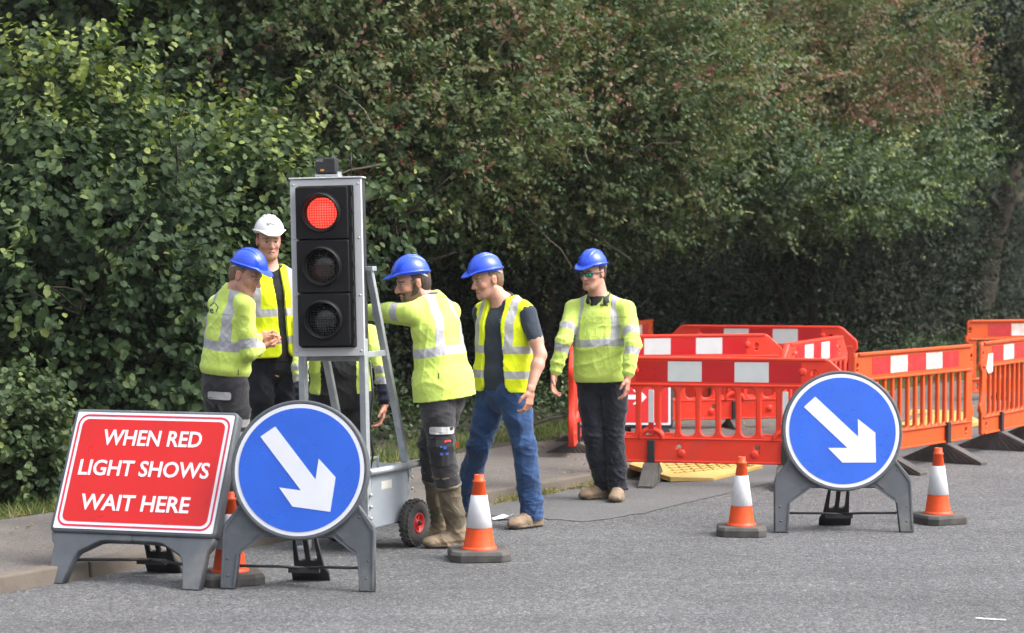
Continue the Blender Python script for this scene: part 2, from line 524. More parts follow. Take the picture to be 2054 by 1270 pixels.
def leaves_mesh(name, blobs, rg, size, per_twig=7, twig=0.22, shape='kite', lump=0.3, up=0.5, shell=0.5, huepow=1.0, hue_shift=0.0, droop=0.25, topglow=None, size_var=0.35):
    """blobs: (centre, radii, number of twigs[, hue offset]); leaves grow along short twigs set in the outer part of each lumpy blob"""
    TB, TD, TH = [], [], []
    for b in blobs:
        c, rad, n = np.array(b[0], float), np.array(b[1], float), int(b[2])
        ho = b[3] if len(b) > 3 else 0.0  # hue offset: leaf tint, and shade painted into the low blobs
        d = rg.normal(size=(n, 3)); d /= np.linalg.norm(d, axis=1)[:, None]
        ph = rg.uniform(0, 6.28, (7,))
        kk = rg.normal(size=(7, 3)) * np.array([2, 2.5, 3, 4, 5, 6, 8])[:, None]
        lf = sum(np.sin(d @ kk[i] + ph[i]) for i in range(7)) / 7 * 1.8
        rr = (1 + lump * lf) * (shell + (1.02 - shell) * rg.random(n) ** 0.45)
        TB.append(c + d * rad * rr[:, None])
        td = d * 0.7 + np.array([0, 0, 0.25]) + rg.normal(size=(n, 3)) * 0.45
        TD.append(td / np.linalg.norm(td, axis=1)[:, None])
        TH.append(np.full(n, ho) + lf * 0.15)  # lumps that stand out lighter, hollows darker: shading painted into the leaf hue
    TB, TD, TH = np.concatenate(TB), np.concatenate(TD), np.concatenate(TH)
    nt_ = len(TB)
    s = np.tile(np.arange(per_twig) / per_twig, nt_)
    idx = np.repeat(np.arange(nt_), per_twig)
    n = len(idx)
    tl = twig * (0.6 + 0.8 * rg.random(nt_))
    side = rg.normal(size=(n, 3))
    side -= TD[idx] * np.sum(side * TD[idx], axis=1)[:, None]
    side /= np.linalg.norm(side, axis=1)[:, None]
    base = TB[idx] + TD[idx] * (s * tl[idx])[:, None]
    axis = TD[idx] * 0.55 + side * 0.9 - np.array([0, 0, droop]) + rg.normal(size=(n, 3)) * 0.2
    axis /= np.linalg.norm(axis, axis=1)[:, None]
    nor = np.array([0, -0.12, up]) + TD[idx] * 0.45 + rg.normal(size=(nt_, 3))[idx] * 0.30 + rg.normal(size=(n, 3)) * 0.24
    nor -= axis * np.sum(nor * axis, axis=1)[:, None]
    nor /= np.linalg.norm(nor, axis=1)[:, None] + 1e-9
    lat = np.cross(axis, nor)
    sz = size * (1 - size_var / 2 + size_var * rg.random(n)) * (0.65 + 0.35 * np.minimum(1, (1.2 - s)))
    hue = np.clip(0.68 * rg.random(nt_)[idx] + 0.27 * rg.random(n) + TH[idx] + hue_shift, 0, 1) ** huepow
    hue = np.clip(hue + np.where(s > 0.7, 0.08, 0), 0, 1)
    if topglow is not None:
        z0, z1, amt = topglow  # young leaves towards the top are yellower
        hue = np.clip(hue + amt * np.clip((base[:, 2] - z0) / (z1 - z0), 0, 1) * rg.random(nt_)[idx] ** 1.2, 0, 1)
    if shape == 'round':
        prof = [(0, 0, 0), (0.25, 0.36, 0.10), (0.68, 0.40, 0.08), (1, 0, -0.06), (0.68, -0.40, 0.08), (0.25, -0.36, 0.10)]
        fc = [(0, 1, 2, 3), (0, 3, 4, 5)]
    else:
        prof = [(0, 0, 0), (0.45, 0.30, 0.06), (1, 0, 0), (0.45, -0.30, 0.06)]
        fc = [(0, 1, 2, 3)]
    V = np.stack([base + (axis * a + lat * l + nor * h) * sz[:, None] for a, l, h in prof], axis=1)
    k = len(prof)
    Fq = np.concatenate([np.arange(n)[:, None] * k + np.array(f)[None, :] for f in fc], axis=1).reshape(-1, 4)
    me = np_mesh(name, V.reshape(-1, 3), Fq, smooth=False)
    fattr(me, 'hue', np.repeat(hue, len(fc)), 'FACE')
    return me

def limbs(m, a, b, r0, rg, levels=2, n=4, spread=0.5):
    """trunk from a to b that forks into bending limbs"""
    a, b = np.array(a, float), np.array(b, float)
    L = np.linalg.norm(b - a)
    pts = [a + (b - a) * t + rg.normal(size=3) * L * 0.016 * (0 < t < 1) for t in np.linspace(0, 1, 6)]
    m.tube(pts, [r0 * (1 - 0.6 * t) for t in np.linspace(0, 1, 6)], 8)
    if levels:
        for i in range(n):
            t = rg.uniform(0.45, 1.0)
            p = a + (b - a) * t
            d = (b - a) / L + rg.normal(size=3) * spread
            d[2] = abs(d[2]) * 0.7 + 0.1
            d /= np.linalg.norm(d)
            limbs(m, p, p + d * L * rg.uniform(0.45, 0.75), r0 * (1 - 0.6 * t) * 0.6, rg, levels - 1, n - 1, spread)

def plant(name, label, cat, base, blobs, mat, size, seed, trunk=None, group=None, berries=0, twigs=0, **kw):
    rg = np.random.default_rng(seed)
    base = np.array(base, float)
    root = thing(name, label, cat, base, 0, group)
    lb = [(np.array(b[0]) - base, *b[1:]) for b in blobs]
    bark = kw.pop('bark', None)
    me = leaves_mesh('crown', lb, rg, size, **kw)
    cr = link('crown', me, root, mat)
    m = MB()
    if trunk is None:
        trunk = [((0, 0, -0.05), (0, 0, 1.5), 0.07)]
    for a, b, r0 in trunk:
        limbs(m, a, b, r0, rg)
    m.build('trunk', bark or BARK, root, recalc=False)
    if twigs:
        for i in range(twigs):
            m = MB()
            b = lb[rg.integers(len(lb))]
            c, rad = np.array(b[0]), np.array(b[1])
            d = rg.normal(size=3); d /= np.linalg.norm(d); d[1] = -abs(d[1])
            p = c + d * rad * 0.75
            q = d * 0.8 + rg.normal(size=3) * 0.5 + np.array([0, 0, 0.2]); q /= np.linalg.norm(q)
            L = rg.uniform(0.5, 1.2)
            pts = [p + q * L * t + np.array([0, 0, -0.25 * L * t * t]) + rg.normal(size=3) * 0.015 for t in np.linspace(0, 1, 6)]
            m.tube(pts, [0.011 * (1 - 0.7 * t) for t in np.linspace(0, 1, 6)], 5)
            m.build('bare_twig', TWIG, root, recalc=False)
    if berries:
        P0 = []
        for i in range(berries):
            b = lb[rg.integers(len(lb))]
            c, rad = np.array(b[0]), np.array(b[1])
            d = rg.normal(size=3); d /= np.linalg.norm(d)
            if d @ np.array([0, -1, 0.4]) < 0: d = -d
            p = c + d * rad * rg.uniform(0.85, 1.1)
            for j in range(9):
                P0.append(p + rg.normal(size=3) * 0.055)
        P0 = np.array(P0); rr = 0.011
        oct_ = np.array([(1, 0, 0), (-1, 0, 0), (0, 1, 0), (0, -1, 0), (0, 0, 1), (0, 0, -1)]) * rr
        V = (P0[:, None, :] + oct_[None]).reshape(-1, 3)
        fo = np.array([(0, 2, 4), (2, 1, 4), (1, 3, 4), (3, 0, 4), (2, 0, 5), (1, 2, 5), (3, 1, 5), (0, 3, 5)])
        Fq = (np.arange(len(P0))[:, None, None] * 6 + fo[None]).reshape(-1, 3)
        kind(link('berries', np_mesh('berries', V, Fq), root, BERRY), 'stuff')
    return root
def B(px, py, Y, rx, ry, rz, n, ho=0.0):
    return (P(px, py, Y), (rx, ry, rz), n, ho)

# --- hazel bushes on the left, nearest the pavement
plant('hazel_bush', 'big bright hazel bush with round leaves filling the left edge behind the red sign', 'bush', hp(along(120, EDGE + 1.0), EDGE + 1.0, 0.08),
      [B(60, 470, 15.9, 0.95, 0.8, 0.85, 688), B(220, 500, 16.0, 0.85, 0.8, 0.8, 590), B(110, 320, 16.3, 0.8, 0.6, 0.55, 319, 0.08), B(300, 640, 16.1, 0.75, 0.8, 0.85, 516, -0.08),
       B(60, 680, 15.6, 0.75, 0.5, 0.65, 491, -0.12), B(200, 760, 15.8, 0.7, 0.5, 0.5, 369, -0.15),
       B(150, 200, 16.2, 0.16, 0.2, 0.38, 49, 0.25), B(185, 175, 16.2, 0.14, 0.2, 0.28, 31, 0.3), B(265, 215, 16.3, 0.16, 0.2, 0.36, 41, 0.22), B(50, 210, 16.2, 0.16, 0.2, 0.36, 41, 0.2)],
      LEAF_HAZEL, 0.074, 11, trunk=[((0, 0, -0.05), (0.1, 0, 1.6), 0.05), ((0.1, 0.1, -0.05), (-0.6, 0.2, 1.8), 0.045), ((0, 0.1, -0.05), (0.7, 0.3, 1.7), 0.04)],
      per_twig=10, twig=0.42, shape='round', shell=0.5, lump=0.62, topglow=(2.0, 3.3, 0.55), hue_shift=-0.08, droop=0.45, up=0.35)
plant('hazel_bush', 'hazel bush with round leaves behind the man in the white hard hat', 'bush', hp(along(480, EDGE + 1.2), EDGE + 1.2, 0.08),
      [B(430, 500, 17.4, 0.7, 0.7, 0.75, 442, -0.02), B(510, 440, 17.0, 0.36, 0.5, 0.6, 183, 0.04), B(490, 330, 17.2, 0.2, 0.25, 0.4, 60, 0.2), B(560, 370, 17.0, 0.3, 0.3, 0.4, 85, 0.12),
       B(420, 720, 17.2, 0.7, 0.6, 0.7, 405, -0.15), B(560, 640, 17.3, 0.5, 0.6, 0.9, 319, -0.12), B(600, 470, 17.4, 0.3, 0.4, 0.5, 85, 0.0), B(400, 360, 17.7, 0.6, 0.5, 0.45, 245, -0.05),
       B(785, 410, 16.9, 0.12, 0.15, 0.05, 7, 0.2), B(810, 468, 16.9, 0.15, 0.15, 0.06, 9, 0.12), B(735, 440, 17.0, 0.12, 0.2, 0.2, 16, 0.05), B(745, 570, 17.0, 0.12, 0.2, 0.2, 11, 0.0)],
      LEAF_HAZEL, 0.074, 12, trunk=[((0, 0, -0.05), (0.2, 0, 1.8), 0.05), ((0, 0.1, -0.05), (-0.5, 0.1, 1.6), 0.04), ((0, 0.1, -0.05), (0.9, 0.0, 1.7), 0.04)],
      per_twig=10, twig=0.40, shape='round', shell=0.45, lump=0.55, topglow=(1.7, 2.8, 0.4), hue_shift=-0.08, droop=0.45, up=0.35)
plant('shrub', 'low bramble shrub at the far left beside the red sign', 'shrub', G(30, 985, 0.08),
      [B(10, 895, 14.6, 0.34, 0.3, 0.36, 300), B(70, 930, 14.6, 0.24, 0.25, 0.22, 150), B(20, 830, 14.6, 0.3, 0.3, 0.3, 170, 0.05), B(95, 870, 14.6, 0.16, 0.2, 0.3, 70, 0.05)],
      LEAF_MID, 0.058, 13, trunk=[((0, 0, -0.05), (0, 0, 0.6), 0.02), ((0.05, 0, -0.05), (0.3, 0.1, 0.5), 0.015)], per_twig=8, twig=0.2, shape='round', shell=0.3)
# --- hawthorns over the pavement
plant('hawthorn_tree', 'tall dark tree rising above the hazel bushes at the upper left', 'tree', hp(along(230, EDGE + 3.6), EDGE + 3.6, 0.08),
      [B(60, 60, 18.5, 1.3, 1.0, 1.0, 620, -0.05), B(300, 60, 19.2, 1.3, 1.0, 1.0, 620), B(420, 220, 19.5, 1.0, 0.9, 0.9, 496, -0.08), B(230, 330, 19.5, 1.3, 0.8, 1.2, 496, -0.15), B(180, -160, 18.8, 1.5, 1.2, 0.8, 496), B(320, 620, 19.5, 1.2, 0.6, 1.2, 372, -0.3), B(60, 560, 18.6, 1.2, 0.6, 1.4, 372, -0.3)],
      LEAF_MID, 0.085, 21, trunk=[((0, 0, -0.1), (0.2, 0, 3.0), 0.12)], per_twig=13, twig=0.5, shape='round', shell=0.45, hue_shift=-0.1)
plant('hawthorn_tree', 'spreading hawthorn with dull russet leaves above the traffic light', 'tree', hp(along(700, EDGE + 2.6), EDGE + 2.6, 0.08),
      [B(560, 90, 19.2, 1.1, 1.0, 0.75, 806, 0.12), B(800, 100, 19.8, 1.2, 1.0, 0.8, 992, 0.15), B(700, 250, 20.0, 1.1, 0.9, 0.55, 620, 0.0), B(950, 200, 20.3, 0.9, 0.9, 0.7, 682, 0.06), B(620, -80, 19.5, 1.4, 1.2, 0.6, 744, 0.12), B(880, -60, 20.0, 1.4, 1.2, 0.7, 806, 0.15), B(560, 260, 19.3, 0.7, 0.7, 0.6, 434, -0.05), B(830, 300, 19.2, 1.0, 0.9, 0.42, 380, 0.0)],
      LEAF_HAW, 0.066, 22, trunk=[((0, 0, -0.1), (0.3, 0.2, 2.6), 0.13), ((0.1, 0, 0.2), (-0.9, 0.2, 3.0), 0.08)], per_twig=15, twig=0.46, shell=0.5, berries=90, twigs=34, lump=0.5)
plant('hawthorn_tree', 'broad dull green hawthorn behind the man in the open vest', 'tree', hp(along(1080, EDGE + 2.4), EDGE + 2.4, 0.08),
      [B(1050, 130, 21.5, 1.3, 1.0, 0.9, 1178, 0.1), B(1230, 110, 22.0, 1.2, 1.0, 0.8, 1054, 0.14), B(1150, 290, 21.8, 1.2, 0.9, 0.65, 930, 0.02), B(1020, 340, 21.6, 0.9, 0.8, 0.5, 558, -0.03), B(1120, -80, 21.8, 1.5, 1.2, 0.7, 868, 0.14), B(1300, 270, 22.4, 0.8, 0.8, 0.7, 558, 0.02), B(1060, 450, 21.9, 0.8, 0.7, 0.4, 310, -0.15), B(1380, 130, 23.4, 0.9, 0.9, 0.8, 620, 0.12), B(1230, 420, 22.4, 0.8, 0.8, 0.35, 310, -0.12), B(900, 400, 21.0, 0.9, 0.7, 0.4, 372, -0.12)],
      LEAF_HAW, 0.068, 23, trunk=[((0, 0, -0.1), (0.2, 0.2, 2.4), 0.13), ((0.1, 0, 0.2), (1.0, 0.2, 2.8), 0.09), ((0, 0, 0.2), (-0.8, 0.1, 2.6), 0.08)], per_twig=15, twig=0.46, shell=0.5, berries=60, twigs=30, lump=0.5)
plant('hawthorn_tree', 'rust coloured hawthorn heavy with dark red berries at the upper right', 'tree', hp(along(1560, EDGE + 2.0), EDGE + 2.0, 0.08),
      [B(1500, 110, 25.0, 1.1, 1.0, 0.6, 930, 0.12), B(1640, 150, 25.8, 0.9, 0.9, 0.55, 868, 0.12), B(1430, 210, 24.6, 0.9, 0.9, 0.5, 620, 0.0), B(1700, 245, 26.2, 0.65, 0.7, 0.3, 372, 0.28), B(1870, 165, 27.6, 0.6, 0.6, 0.22, 198, 0.25), B(1560, 230, 25.6, 0.7, 0.7, 0.35, 434, 0.15), B(1500, -40, 25.2, 1.6, 1.2, 0.6, 744, 0.05), B(1760, 60, 26.8, 1.0, 0.9, 0.5, 434, -0.05), B(1350, 40, 24.0, 0.9, 0.9, 0.6, 558, 0.05)],
      LEAF_RED, 0.070, 24, trunk=[((0, 0, -0.1), (0.2, 0.2, 2.6), 0.13), ((0, 0, 0.2), (0.9, 0.1, 3.0), 0.08)], per_twig=15, twig=0.48, shell=0.5, berries=240, twigs=34, lump=0.5)
plant('field_maple_tree', 'fresh green tree with spreading lower branches behind the red barriers', 'tree', hp(along(1620, EDGE + 2.0), EDGE + 2.0, 0.08),
      [B(1480, 330, 25.0, 1.2, 1.0, 0.6, 1054, 0.05), B(1660, 350, 26.0, 1.1, 0.9, 0.6, 930, 0.05), B(1790, 330, 26.8, 0.8, 0.8, 0.55, 620, 0.08), B(1360, 390, 24.2, 0.8, 0.8, 0.45, 434, -0.02), B(1380, 280, 24.2, 0.9, 0.8, 0.5, 496, 0.0), B(1850, 300, 27.2, 0.8, 0.7, 0.4, 372, 0.0), B(1450, 370, 23.6, 1.1, 1.0, 0.4, 380, 0.0), B(1640, 390, 24.8, 1.1, 1.0, 0.4, 380, 0.02)],
      LEAF_MID, 0.075, 25, trunk=[((0, 0, -0.1), (-0.4, 0.2, 2.3), 0.12), ((0.1, 0, 0.3), (0.7, 0.2, 2.6), 0.08)], per_twig=15, twig=0.46, shell=0.5, lump=0.5, hue_shift=-0.02)
# leaning trunk at the right edge
tb = G(1938, 705, 0.08)
plant('ash_tree', 'tall tree with a bare leaning trunk at the right edge behind the orange barriers', 'tree', tb,
      [B(1960, 60, 30.0, 1.6, 1.4, 1.2, 1600), B(1850, 60, 30.5, 1.2, 1.0, 1.0, 1000, -0.05), B(2080, 200, 31.0, 1.4, 1.2, 1.2, 1200), B(1900, 260, 31.5, 1.1, 0.9, 0.7, 700, -0.1), B(2000, -160, 30.5, 2.2, 1.6, 1.0, 1100), B(1930, 150, 30.8, 1.3, 1.0, 0.9, 1100, 0.1), B(2035, 30, 31.2, 1.2, 1.0, 1.3, 900, 0.05)],
      LEAF_DARK, 0.075, 26, trunk=[((0, 0, -0.1), tuple(P(2040, 300, tb[1] + 0.3) - tb), 0.30), (tuple(P(2005, 420, tb[1] + 0.15) - tb), tuple(P(1880, 250, tb[1] - 0.5) - tb), 0.07)], per_twig=8, twig=0.3, shell=0.35, hue_shift=0.16, bark=surf('dark_bark', (0.030, 0.024, 0.019), 0.95, 0.4, 9, 0.4, (0.02, 0.028, 0.014), 0.9, 28, spec=0.08))
# --- the dark growth behind and below
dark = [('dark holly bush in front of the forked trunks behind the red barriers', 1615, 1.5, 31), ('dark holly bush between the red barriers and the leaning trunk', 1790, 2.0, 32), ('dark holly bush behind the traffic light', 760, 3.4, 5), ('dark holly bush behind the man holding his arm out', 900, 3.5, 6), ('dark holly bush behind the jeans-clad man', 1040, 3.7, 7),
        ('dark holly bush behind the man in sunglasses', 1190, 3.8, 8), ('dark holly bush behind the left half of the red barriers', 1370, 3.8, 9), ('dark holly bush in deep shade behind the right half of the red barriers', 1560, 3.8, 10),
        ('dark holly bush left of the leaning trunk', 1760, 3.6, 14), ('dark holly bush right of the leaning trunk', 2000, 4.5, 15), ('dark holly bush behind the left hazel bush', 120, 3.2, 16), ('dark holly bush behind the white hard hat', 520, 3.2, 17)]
for lab, px, off, sd_ in dark:
    tt = along(px, EDGE + off); b = hp(tt, EDGE + off, 0.08)
    s = F / b[1]
    bl = []
    rg = np.random.default_rng(100 + sd_)
    for k in range(7):
        z = 0.25 + 0.42 * k
        q = b + np.array([rg.uniform(-0.6, 0.6), rg.uniform(-0.3, 0.5), z])
        bl.append((q, (1.15, 0.8, 0.6), 330, -0.05 if k else -0.1))
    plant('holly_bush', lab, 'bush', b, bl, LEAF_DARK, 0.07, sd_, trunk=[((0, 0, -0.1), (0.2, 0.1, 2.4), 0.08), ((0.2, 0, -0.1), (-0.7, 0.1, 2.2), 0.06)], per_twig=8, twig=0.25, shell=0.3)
# a far-off wood closes the view behind the hedge
rg = np.random.default_rng(55)
bl = []
for px in range(-300, 2700, 130):
    for z in (0.6, 2.2, 3.8, 5.4, 7.0):
        off = EDGE + 7.5 + rg.uniform(-0.6, 1.5)
        bl.append((hp(along(min(px, 2250), off) + max(0, px - 2250) * 0.02, off, z), (2.0, 1.2, 1.25), 300, -0.05))
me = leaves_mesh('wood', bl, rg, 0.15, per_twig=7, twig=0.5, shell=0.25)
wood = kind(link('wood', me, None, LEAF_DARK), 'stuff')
tag(wood, 'dark wood closing the view behind the hedge trees', 'wood')

# undergrowth, grass, fallen leaves
rg = np.random.default_rng(66)
bl = []
for tt in np.arange(-4, 34, 0.42):
    off = EDGE + 0.95 + rg.uniform(-0.15, 0.5)
    if tt < 1.6: continue
    bl.append((hp(tt, off, 0.14 + rg.uniform(0, 0.12)), (0.4, 0.35, 0.24 + rg.uniform(0, 0.16)), 70, rg.uniform(-0.15, 0.1)))
me = leaves_mesh('undergrowth', bl, rg, 0.06, per_twig=6, twig=0.15, shell=0.3, hue_shift=-0.05)
ug = kind(link('undergrowth', me, None, LEAF_MID), 'stuff')
tag(ug, 'low nettles and ivy along the foot of the hedge', 'undergrowth')
n = 30000
ng_ = 1300
tt = np.concatenate([rg.uniform(-6, 34, n - ng_), rg.choice(np.array([4.9, 5.3, 6.0, 6.2, 7.4, 8.3, 8.6]), ng_) + rg.normal(size=ng_) * 0.16])
dens = np.sin(tt * 1.3) + np.sin(tt * 3.1 + 1) + 0.6 * np.sin(tt * 7.7)
off = EDGE + 0.02 + np.abs(rg.normal(size=n)) * 0.28 + np.where(dens < -0.2, 0.25, 0)
gut = np.arange(n) >= n - ng_
off = np.where(gut, -0.012 - np.abs(rg.normal(size=n)) * 0.025, off)
base = K0[None] + D2[None] * tt[:, None] + N2[None] * off[:, None]
hgt = rg.uniform(0.04, 0.15, n) * (0.6 + 0.5 * np.clip(off - EDGE, 0, 1))
hgt = np.where(gut, rg.uniform(0.02, 0.075, n), hgt); zb = np.where(gut, 0.0, 0.07)
ang = rg.uniform(0, 6.28, n); lean = rg.normal(size=(n, 2)) * 0.05
wd = 0.005
V = np.zeros((n, 3, 3))
V[:, 0, :2] = base + np.stack([np.cos(ang), np.sin(ang)], 1) * wd; V[:, 1, :2] = base - np.stack([np.cos(ang), np.sin(ang)], 1) * wd
V[:, 0, 2] = zb; V[:, 1, 2] = zb
V[:, 2, :2] = base + lean; V[:, 2, 2] = zb + hgt
me = np_mesh('grass', V.reshape(-1, 3), np.arange(3 * n).reshape(-1, 3), smooth=False)
fattr(me, 'hue', np.clip(rg.random(n) * 0.9 + (off < EDGE + 0.12) * 0.25 + gut * 0.55, 0, 1), 'FACE')
gr = kind(link('grass', me, None, GRASS), 'stuff'); tag(gr, 'thin grass behind the pavement and dry weeds in the gutter', 'grass')

LITTER = leaf_material('fallen_leaf', [(0.0, (0.10, 0.07, 0.03)), (0.5, (0.22, 0.15, 0.05)), (1.0, (0.36, 0.27, 0.08))], 0.7, 0.1)
n = 4200
tt = rg.uniform(-3, 26, n); w = np.where(rg.random(n) < 0.62, 1, 0)
clump = np.sin(tt * 2.1) + np.sin(tt * 5.3 + 2) + np.sin(tt * 9.1)
off = np.where(w == 1, -np.abs(rg.normal(size=n)) * 0.05 - 0.01, rg.uniform(0.15, EDGE + 0.2, n))
keep = (w == 0) & (rg.random(n) < 0.35) | (w == 1) & (tt > 4.4) & (clump > 0.35 + rg.random(n))
tt, off, w = tt[keep], off[keep], w[keep]; n = len(tt)
base = K0[None] + D2[None] * tt[:, None] + N2[None] * off[:, None]
z = np.where(off > 0, 0.086, 0.006) + rg.uniform(0, 0.012, n) * (w == 1)
a = rg.uniform(0, 6.28, n); sz = rg.uniform(0.012, 0.032, n) * np.where(w == 1, 1.0, 0.7)
V = np.zeros((n, 4, 3))
for k, (u, v_) in enumerate(((-1, 0), (0, 0.55), (1, 0), (0, -0.55))):
    V[:, k, 0] = base[:, 0] + sz * (np.cos(a) * u - np.sin(a) * v_)
    V[:, k, 1] = base[:, 1] + sz * (np.sin(a) * u + np.cos(a) * v_)
    V[:, k, 2] = z + np.abs(rg.normal(size=n)) * 0.008
me = np_mesh('fallen_leaves', V.reshape(-1, 3), np.arange(4 * n).reshape(-1, 4), smooth=False)
fattr(me, 'hue', rg.random(n), 'FACE')
fl = kind(link('fallen_leaves', me, None, LITTER), 'stuff'); tag(fl, 'fallen leaves and weeds in the gutter and on the pavement', 'leaves')
# ------------------------------------------------------------------ street furniture materials
GREYPL = surf('grey_plastic', (0.072, 0.080, 0.092), 0.55, 0.18, 5, 0.4, (0.17, 0.165, 0.155), 0.15, 90, dirt_scale=4)
BLACKPL = surf('black_plastic', (0.018, 0.018, 0.02), 0.5, 0.3, 7, 0.25, (0.06, 0.055, 0.05), 0.15, 90)
RUBBER = surf('grey_rubber', (0.055, 0.052, 0.049), 0.85, 0.25, 9, 0.5, (0.12, 0.112, 0.10), 0.4, 60)
DKRUBBER = surf('dark_rubber', (0.04, 0.038, 0.036), 0.8, 0.25, 9, 0.5, (0.12, 0.11, 0.095), 0.4, 60)
SIGNRED = surf('sign_red', (0.50, 0.010, 0.009), 0.35, 0.06, 3, 0.14, (0.40, 0.05, 0.045), spec=0.4)
SIGNPINK = surf('sign_rule_red', (0.55, 0.012, 0.045), 0.35, 0.05, 3)
SIGNWHITE = surf('sign_white', (0.64, 0.66, 0.71), 0.4, 0.05, 4, 0.22, (0.55, 0.54, 0.52))
SIGNBLUE = surf('sign_blue', (0.020, 0.105, 0.56), 0.32, 0.08, 3, 0.10, (0.06, 0.16, 0.50))
CONEORANGE = surf('cone_orange', (0.70, 0.075, 0.013), 0.45, 0.08, 8, 0.22, (0.35, 0.10, 0.04), spec=0.35)
CONEWHITE = surf('cone_sleeve', (0.60, 0.60, 0.62), 0.45, 0.10, 9, 0.30, (0.36, 0.36, 0.35))
GALV = surf('galvanised_steel', (0.42, 0.45, 0.47), 0.42, 0.18, 14, 0.25, (0.25, 0.26, 0.26), metallic=0.45)
GREYPAINT = surf('grey_painted_steel', (0.25, 0.28, 0.31), 0.5, 0.10, 4, 0.28, (0.22, 0.21, 0.20))
CASEGREY = surf('pale_grey_case', (0.50, 0.505, 0.52), 0.42, 0.05, 3, 0.15, (0.38, 0.37, 0.36))
HOUSING = surf('black_housing', (0.010, 0.010, 0.011), 0.5, 0.25, 6, 0.18, (0.03, 0.03, 0.03), spec=0.22)
WHEELRED = surf('red_wheel_rim', (0.55, 0.02, 0.02), 0.4, 0.1, 10, 0.2)
BARRED = surf('barrier_red', (0.76, 0.042, 0.018), 0.45, 0.10, 4, 0.38, (0.42, 0.085, 0.06), 0.1, 40, spec=0.4)
BARORANGE = surf('barrier_orange', (0.60, 0.078, 0.011), 0.42, 0.10, 4, 0.30, (0.42, 0.10, 0.04), 0.1, 40, spec=0.4)
STRIPRED = surf('strip_red', (0.50, 0.008, 0.012), 0.35, 0.06, 6, 0.15, (0.4, 0.05, 0.05))
STRIPWHITE = surf('strip_white', (0.60, 0.62, 0.63), 0.4, 0.06, 6, 0.2, (0.45, 0.44, 0.42))
STRIPWORN = surf('strip_white_worn', (0.60, 0.60, 0.58), 0.5, 0.12, 9, 0.6, (0.55, 0.22, 0.08), dirt_scale=8)
STRIPREDWORN = surf('strip_red_worn', (0.42, 0.014, 0.016), 0.5, 0.12, 9, 0.3, (0.60, 0.12, 0.05), dirt_scale=14)
YELLOWPL = surf('yellow_board', (0.42, 0.295, 0.085), 0.6, 0.12, 6, 0.4, (0.36, 0.26, 0.09), 0.2, 60)

def lean_m(a):
    return Matrix.Rotation(-a, 4, 'X')              # top goes back (+y)

def sign_support(root, lean, hinge_z, half, name='support_leg'):
    """black back leg with two slots, and the strap that ties it to the front legs"""
    L = hinge_z * 1.02
    w0, w1 = 0.055, 0.085
    y_top = hinge_z * math.tan(lean)
    y_foot = y_top + 0.26
    ang = math.atan2(y_foot - y_top, hinge_z)
    L = math.hypot(hinge_z, y_foot - y_top)
    outer = [(-w0, 0.0), (w0, 0.0), (w1, -L + 0.1), (w1 + 0.02, -L + 0.06), (w1 + 0.02, -L), (-w1 - 0.02, -L), (-w1 - 0.02, -L + 0.06), (-w1, -L + 0.1)]
    zs0, zs1 = -L * 0.35, -L + 0.15
    holes = [rrect(-0.052, zs1, -0.014, zs0, 0.014), rrect(0.014, zs1, 0.052, zs0, 0.014)]
    M = Matrix.Translation((0, y_top + 0.025, hinge_z)) @ Matrix.Rotation(ang, 4, 'X')
    plate(name, [outer] + holes, 0.022, BLACKPL, root, 0.004, M)
    m = MB()
    yb = y_foot - (y_foot - y_top) * 0.20 / hinge_z
    fy = 0.11 * math.tan(lean) + 0.02
    m.tube([(-half, fy, 0.12), (-half * 0.4, yb * 0.55, 0.11), (0, yb - 0.03, 0.095)], 0.0085, 6)
    m.tube([(half, fy, 0.12), (half * 0.4, yb * 0.55, 0.11), (0, yb - 0.03, 0.095)], 0.0085, 6)
    m.box((0, yb - 0.03, 0.085), (0.17, 0.035, 0.03))
    m.build('strap', BLACKPL, root)

